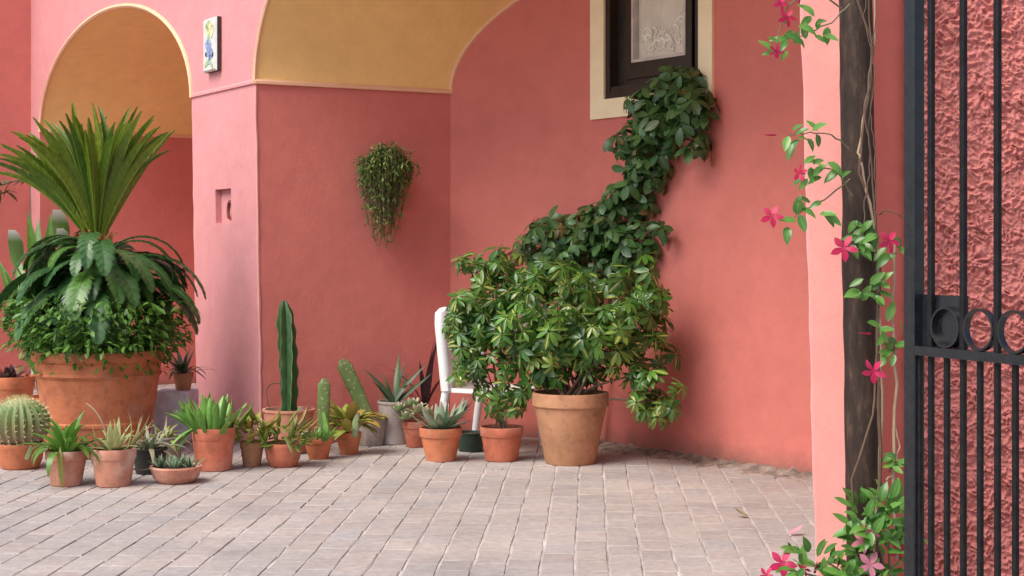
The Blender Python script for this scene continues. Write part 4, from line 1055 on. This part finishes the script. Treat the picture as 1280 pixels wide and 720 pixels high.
# climbing plant up to the window
climb = thing('climbing_plant', 'dark green climber rising from behind the big pot up to the window', 'climber', tuple(on(k_of(770)) - WN*.15))
def wallpt(X, Y, off=.08):
    k = k_of(X, -off); p = on(k)-WN*off; return Vector((p.x, p.y, H-(Y-YH)/F*p.y))
pth = [wallpt(735, 560, .12), wallpt(750, 430, .12), wallpt(770, 330), wallpt(795, 260), wallpt(805, 215), wallpt(828, 150), wallpt(845, 95)]
bb = MB(); fine = []
for i in range(len(pth)-1):
    for q in range(4): fine.append(pth[i].lerp(pth[i+1], q/4)+rv(.012))
fine.append(pth[-1]); bb.tube([p-climb.location for p in fine], [.016-.0004*i for i in range(len(fine))], 7)
for (X0, Y0, X1, Y1) in ((795, 262, 660, 325), (770, 330, 690, 300), (770, 320, 820, 285), (828, 150, 775, 185), (828, 150, 885, 130), (828, 160, 880, 180), (795, 240, 740, 262)):
    a_, c_ = wallpt(X0, Y0), wallpt(X1, Y1, .12); bb.tube([p-climb.location for p in bez(a_, (a_+c_)/2-WN*.08, c_, n=6)], [.007-.0006*i for i in range(7)], 5)
link('stem', bb.mesh('stem', M_bark), climb, Mi)
cb = []
def wb(X, Y, rx, ry, n, off=.14, dd=.09):
    p = wallpt(X, Y, off); cb.append((X, Y, p.y, rx, ry, dd, n))
for a_ in ((848, 105, 36, 26, 34), (815, 128, 34, 26, 28), (868, 138, 32, 32, 28), (790, 178, 34, 28, 28), (830, 165, 38, 30, 30), (872, 172, 20, 20, 12), (808, 212, 32, 22, 22), (790, 245, 34, 22, 26),
           (770, 268, 52, 24, 30), (735, 285, 58, 28, 34), (795, 300, 38, 36, 26), (700, 312, 60, 34, 38), (660, 322, 46, 22, 24), (740, 325, 70, 32, 34), (636, 332, 44, 20, 18), (668, 300, 24, 16, 8), (822, 285, 14, 14, 4), (690, 285, 26, 12, 8), (770, 325, 60, 34, 34), (712, 285, 40, 22, 18)): wb(*a_)
bush(climb, CL, cb, None, .92, 'branch', None, .006, wallk=True)

# ------------------------------------------------------------------ wall-hung trailing plant
q_ = .957
hp = fa(0, 0, q_)+Vector((0, 0, 0)); hd = hp.y
hc = pt(472, 224, hd)
hg = thing('hanging_plant', 'dry olive trailing plant hung in a clump on the shaded side wall', 'hanging plant', tuple(hc))
on_ = so_.normalized()
b = MB(); b.lathe([(.05, -.10), (.07, -.06), (.085, .04), (.08, .05), (.07, .04)], 20); link('pot', b.mesh('pot', M_terra_old), hg, Matrix.Translation(on_*.10+up*.04))
b = MB(); bs_ = MB()
for i in range(300):
    a = ru(0, 6.28); e = ru(-.3, 1.3); s0 = on_*.11+up*.10+Vector((ru(-.05,.05), ru(-.05,.05), 0))
    side = sj*math.cos(a)+on_*abs(math.sin(a))*.75
    L_ = ru(.10, .25); p1 = s0+side*L_*.8+up*ru(.0, .30)*(1-.9*min(1, L_*abs(math.cos(a))/.24))+up*.03; hang = abs(R.gauss(0, .24)) if R.random() < .9 else ru(.3, .58); 
    p2 = s0+side*L_*(.95-.8*min(1, hang/.5))-up*min(.58, hang)
    if (p2.dot(on_)) < .015: p2 += on_*(.02-p2.dot(on_))
    P_ = bez(s0, p1, (p1+p2)/2+side*.03, p2, n=8); bs_.tube(P_, .0028, 3)
    for k in range(2, 9):
        for z in range(3):
            if R.random() < .8: add_leaf(b, ru(.028, .055), ru(.010, .019), n=2, bend=ru(-1.2,1.2), M=orient(P_[k], rv(1)-up*.3, up+rv(.6)), rnd=R.random())
o = link('foliage', b.mesh('foliage', M_hang), hg, Mi); o['kind'] = 'stuff'
o = link('stems', bs_.mesh('stems', M_stem), hg, Mi); o['kind'] = 'stuff'

# ------------------------------------------------------------------ mandevilla on the pole and at its foot
mv = thing('mandevilla_vine', 'red flowered vine climbing the dark pole and spreading at its foot', 'vine', (pb.x+.1, pb.y-.12, 0))
def mpt(X, Y, d): return pt(X, Y, d)-mv.location
LM = [leaf_mesh('leaf', M_vleaf, .07, .032, n=5, bend=q, fold=.3) for q in (-.4, .2, -.9)]
def flower(name, m):
    b = MB()
    b.tube([Vector((0,0,-.045)), Vector((0,0,-.02)), Vector((0,0,.0))], [.003, .005, .013], 7, rnd=.3)
    for k in range(5):
        a = 2*math.pi*k/5; dr = Vector((math.cos(a), math.sin(a), .15))
        add_leaf(b, .047, .027, n=5, bend=-.5, fold=.1, prof=lambda t_: .30+.70*math.sin(math.pi*t_**.85) if t_ < .8 else max(.06, (1-t_)*3.2)*.95, M=orient(dr.normalized()*.008, dr, up+Vector((-dr.y, dr.x, 0))*.35), rnd=ru(.3, .8))
    return b.mesh(name, m, True)
FL = flower('flower', M_petal); FP = flower('flower', M_petal_pink)
def fl(X, Y, d, nrm, s=1., me=None, nm='flower'):
    nrm = Vector(nrm).normalized(); link(nm, me or FL, mv, orient(mpt(X, Y, d), nrm.orthogonal(), nrm, s))
vine = MB()
def stem(pts_, r, n=10):
    P_ = []
    pts_ = [mpt(*p) for p in pts_]
    for i in range(len(pts_)-1):
        for q in range(4): P_.append(pts_[i].lerp(pts_[i+1], q/4)+rv(.004))
    P_.append(pts_[-1]); m_ = len(P_)
    return P_, [r*(1-.45*i/m_) for i in range(m_)]
def stem_obj(pts_, r, m=M_bark, nm='stem'):
    P_, rr0 = stem(pts_, r); bb = MB(); bb.tube(P_, rr0, 6); link(nm, bb.mesh(nm, m), mv, Mi); return P_
dp = 5.74
stem_obj([(1098, 690, dp), (1100, 560, dp), (1097, 450, dp), (1100, 350, dp), (1092, 270, dp), (1074, 215, dp-.02), (1082, 130, dp-.02), (1092, 60, dp), (1072, 0, dp-.02), (1080, -120, dp)], .007)
stem_obj([(1092, 690, dp), (1104, 520, dp), (1099, 400, dp), (1096, 300, dp), (1078, 210, dp-.02), (1073, 190, dp-.02), (1086, 110, dp), (1094, 50, dp), (1090, -120, dp)], .006, M_twig)
stem_obj([(1120, 700, dp), (1117, 600, dp), (1120, 480, dp), (1116, 380, dp), (1119, 300, dp)], .007, M_twig, 'cane')
stem_obj([(1108, 600, dp), (1118, 590, dp), (1124, 560, dp), (1118, 530, dp)], .004, M_twig)
stem_obj([(1070, 700, dp), (1064, 600, dp-.02), (1092, 520, dp-.04), (1098, 430, dp), (1096, 330, dp-.03), (1092, 250, dp-.02), (1086, 160, dp), (1090, 80, dp-.02), (1084, -30, dp)], .0045)
for k in range(2):
    X_ = ru(1080, 1092); stem_obj([(X_+ru(-8, 8), 300-40*q, dp-.02) for q in range(9)], ru(.0018, .003), M_bark, 'twig')
stem_obj([(1098, 268, dp), (1108, 262, dp-.02), (1122, 268, dp-.02), (1132, 272, dp)], .003)
sprays = [  # stem to, leaves, spread
    ([(1062, 5, dp), (1040, 28, dp-.02), (1012, 40, dp-.06), (1000, 46, dp-.08)], 16, 20),
    ([(1052, 10, dp), (1018, -15, dp-.05), (985, 8, dp-.08), (974, 35, dp-.08), (972, 64, dp-.08)], 4, 9),
    ([(1060, 185, dp), (1040, 168, dp-.04), (1012, 166, dp-.06), (985, 168, dp-.07)], 10, 12),
    ([(1065, 245, dp), (1048, 215, dp-.04), (1028, 210, dp-.06), (1010, 216, dp-.07)], 12, 16),
    ([(1062, 225, dp), (1030, 250, dp-.05), (1005, 262, dp-.06), (992, 272, dp-.07)], 11, 14),
    ([(1095, 300, dp), (1085, 300, dp-.05), (1075, 290, dp-.06)], 15, 20),
    ([(1095, 370, dp), (1090, 362, dp-.05), (1085, 365, dp-.06)], 13, 16),
    ([(1100, 440, dp), (1110, 430, dp-.05), (1113, 420, dp-.06)], 16, 18),
    ([(1100, 330, dp), (1115, 318, dp-.04), (1126, 312, dp-.05)], 6, 9),
    ([(1112, 590, dp), (1117, 580, dp-.04), (1119, 575, dp-.05)], 6, 9),
]
for pts_, n, sp_ in sprays:
    P_ = stem_obj(pts_, .0035, M_stem, 'shoot')
    for k in range(n):
        c = P_[R.randrange(len(P_)//2, len(P_))]+Vector((ru(-1,1), ru(-.6,.6), ru(-1,1)))*sp_/F*dp
        put(mv, 'leaf', R.choice(LM), c, Vector((ru(-1,1), ru(-.7,.3), ru(-.8,.8))), Vector((ru(-.5,.5), -1, .8)), ru(.65, 1.15))
for (X, Y, s, nv) in ((965, 270, .95, (-.2,-1,.3)), (1055, 310, 1.1, (-.3,-1,.2)), (1112, 302, .95, (.2,-1,.2)), (1092, 464, 1.05, (-.6,-.8,-.2)), (1000, 216, .75, (-.8,-.6,.1)), (984, 22, .8, (.1,-1,.2)), (970, 64, .65, (-.3,-.8,-.6)), (976, 4, .7, (.3,-1,.3)),
                      (978, 704, 1.15, (-.2,-1,.3)), (1005, 712, .6, (.3,-.8,.5)), (958, 719, .7, (-.5,-1,.2)), (1076, 664, .6, (-.3,-1,.2)), (1124, 688, .9, (.5,-1,0))):
    fl(X, Y, dp-.09, nv, s*.88)
for (X, Y, s, nv) in ((1079, 676, 1.0, (-.3,-1,.3)), (1088, 706, 1.15, (0,-1,.3)), (1092, 668, .6, (.3, -1, .2))): fl(X, Y, dp-.13, nv, s*.85, FP, 'pink_flower')
BUDS = fleshy('bud', M_petal, .05, .012, .012, .1, n=5)
for (X, Y, dr) in ((962, 168, (-1, 0, -.05)), (1080, 417, (-1, -.3, .05)), (990, 4, (.2, -.2, 1)), (1010, 716, (.2,-.3,1))): link('bud', BUDS, mv, orient(mpt(X+8, Y, dp-.08), dr, up, 1))
for (X, Y, rx, ry, n) in ((1098, 648, 36, 26, 60), (1100, 690, 36, 36, 70), (1020, 708, 36, 22, 42), (1060, 735, 60, 26, 50), (1110, 640, 20, 18, 16)):
    for k in range(n):
        v = rv(1); c = mpt(X+v.x*rx, Y-v.z*ry, dp-.06+v.y*.09)
        put(mv, 'leaf', R.choice(LM), c, Vector((v.x+ru(-.6,.6), -.4+ru(-.5,.5), v.z+ru(-.3,.8))), Vector((ru(-.4,.4), -.7, 1)), ru(.7, 1.25))
for (X, Y) in ((1000, 700), (1030, 700), (1070, 650), (1090, 640), (1110, 660), (1040, 715), (985, 712)):
    bb = MB(); bb.tube(bez((ru(-.1,.05), 0, 0), (ru(-.1,.05), -.02, .1), mpt(X, Y, dp-.05), n=6), .004, 5); link('shoot', bb.mesh('shoot', M_stem), mv, Mi)

# ------------------------------------------------------------------ small litter on the paving
def litter(name, label, cat, X, Y, m, L_, a):
    d = gd(Y); me = leaf_mesh(name, m, L_, L_*.5, n=4, bend=.9, fold=.3)
    o = link(name, me, None, orient((ray(X)*d, d, .010), (math.cos(a), math.sin(a), .02), up)); tag(o, label, cat)
litter('fallen_petal', 'pale pink fallen petal on the paving near the right post', 'petal', 985, 670, M_petal_pink, .09, .3)
litter('dry_leaf', 'yellowish dry leaf lying on the paving by the rear wall', 'leaf', 936, 648, M_curl, .09, 2.6)

b = MB()
for i in range(520):
    if i % 3:
        f = R.random(); X = ru(0, 780); Yg = 620-40*min(1, X/330)+ru(-55, 14)
        d = gd(max(556, Yg)); p = Vector((ray(X)*d, d, 0))
    else: p = along(ru(.9, 4.4))-WN*abs(R.gauss(.1, .22))
    r = ru(.002, .007); a = ru(0, 6)
    q = [p+Vector((math.cos(a+k*2.1)*r*ru(.7, 1.3), math.sin(a+k*2.1)*r*ru(.7, 1.3), 0)) for k in range(3)]
    b.add(q+[p+up*r*1.1], [(0,1,3),(1,2,3),(2,0,3)])
o = link('soil_crumbs', b.mesh('soil_crumbs', M_dirt, False)); o['kind'] = 'stuff'; tag(o, 'crumbs of soil scattered on the paving around the pots', 'soil')
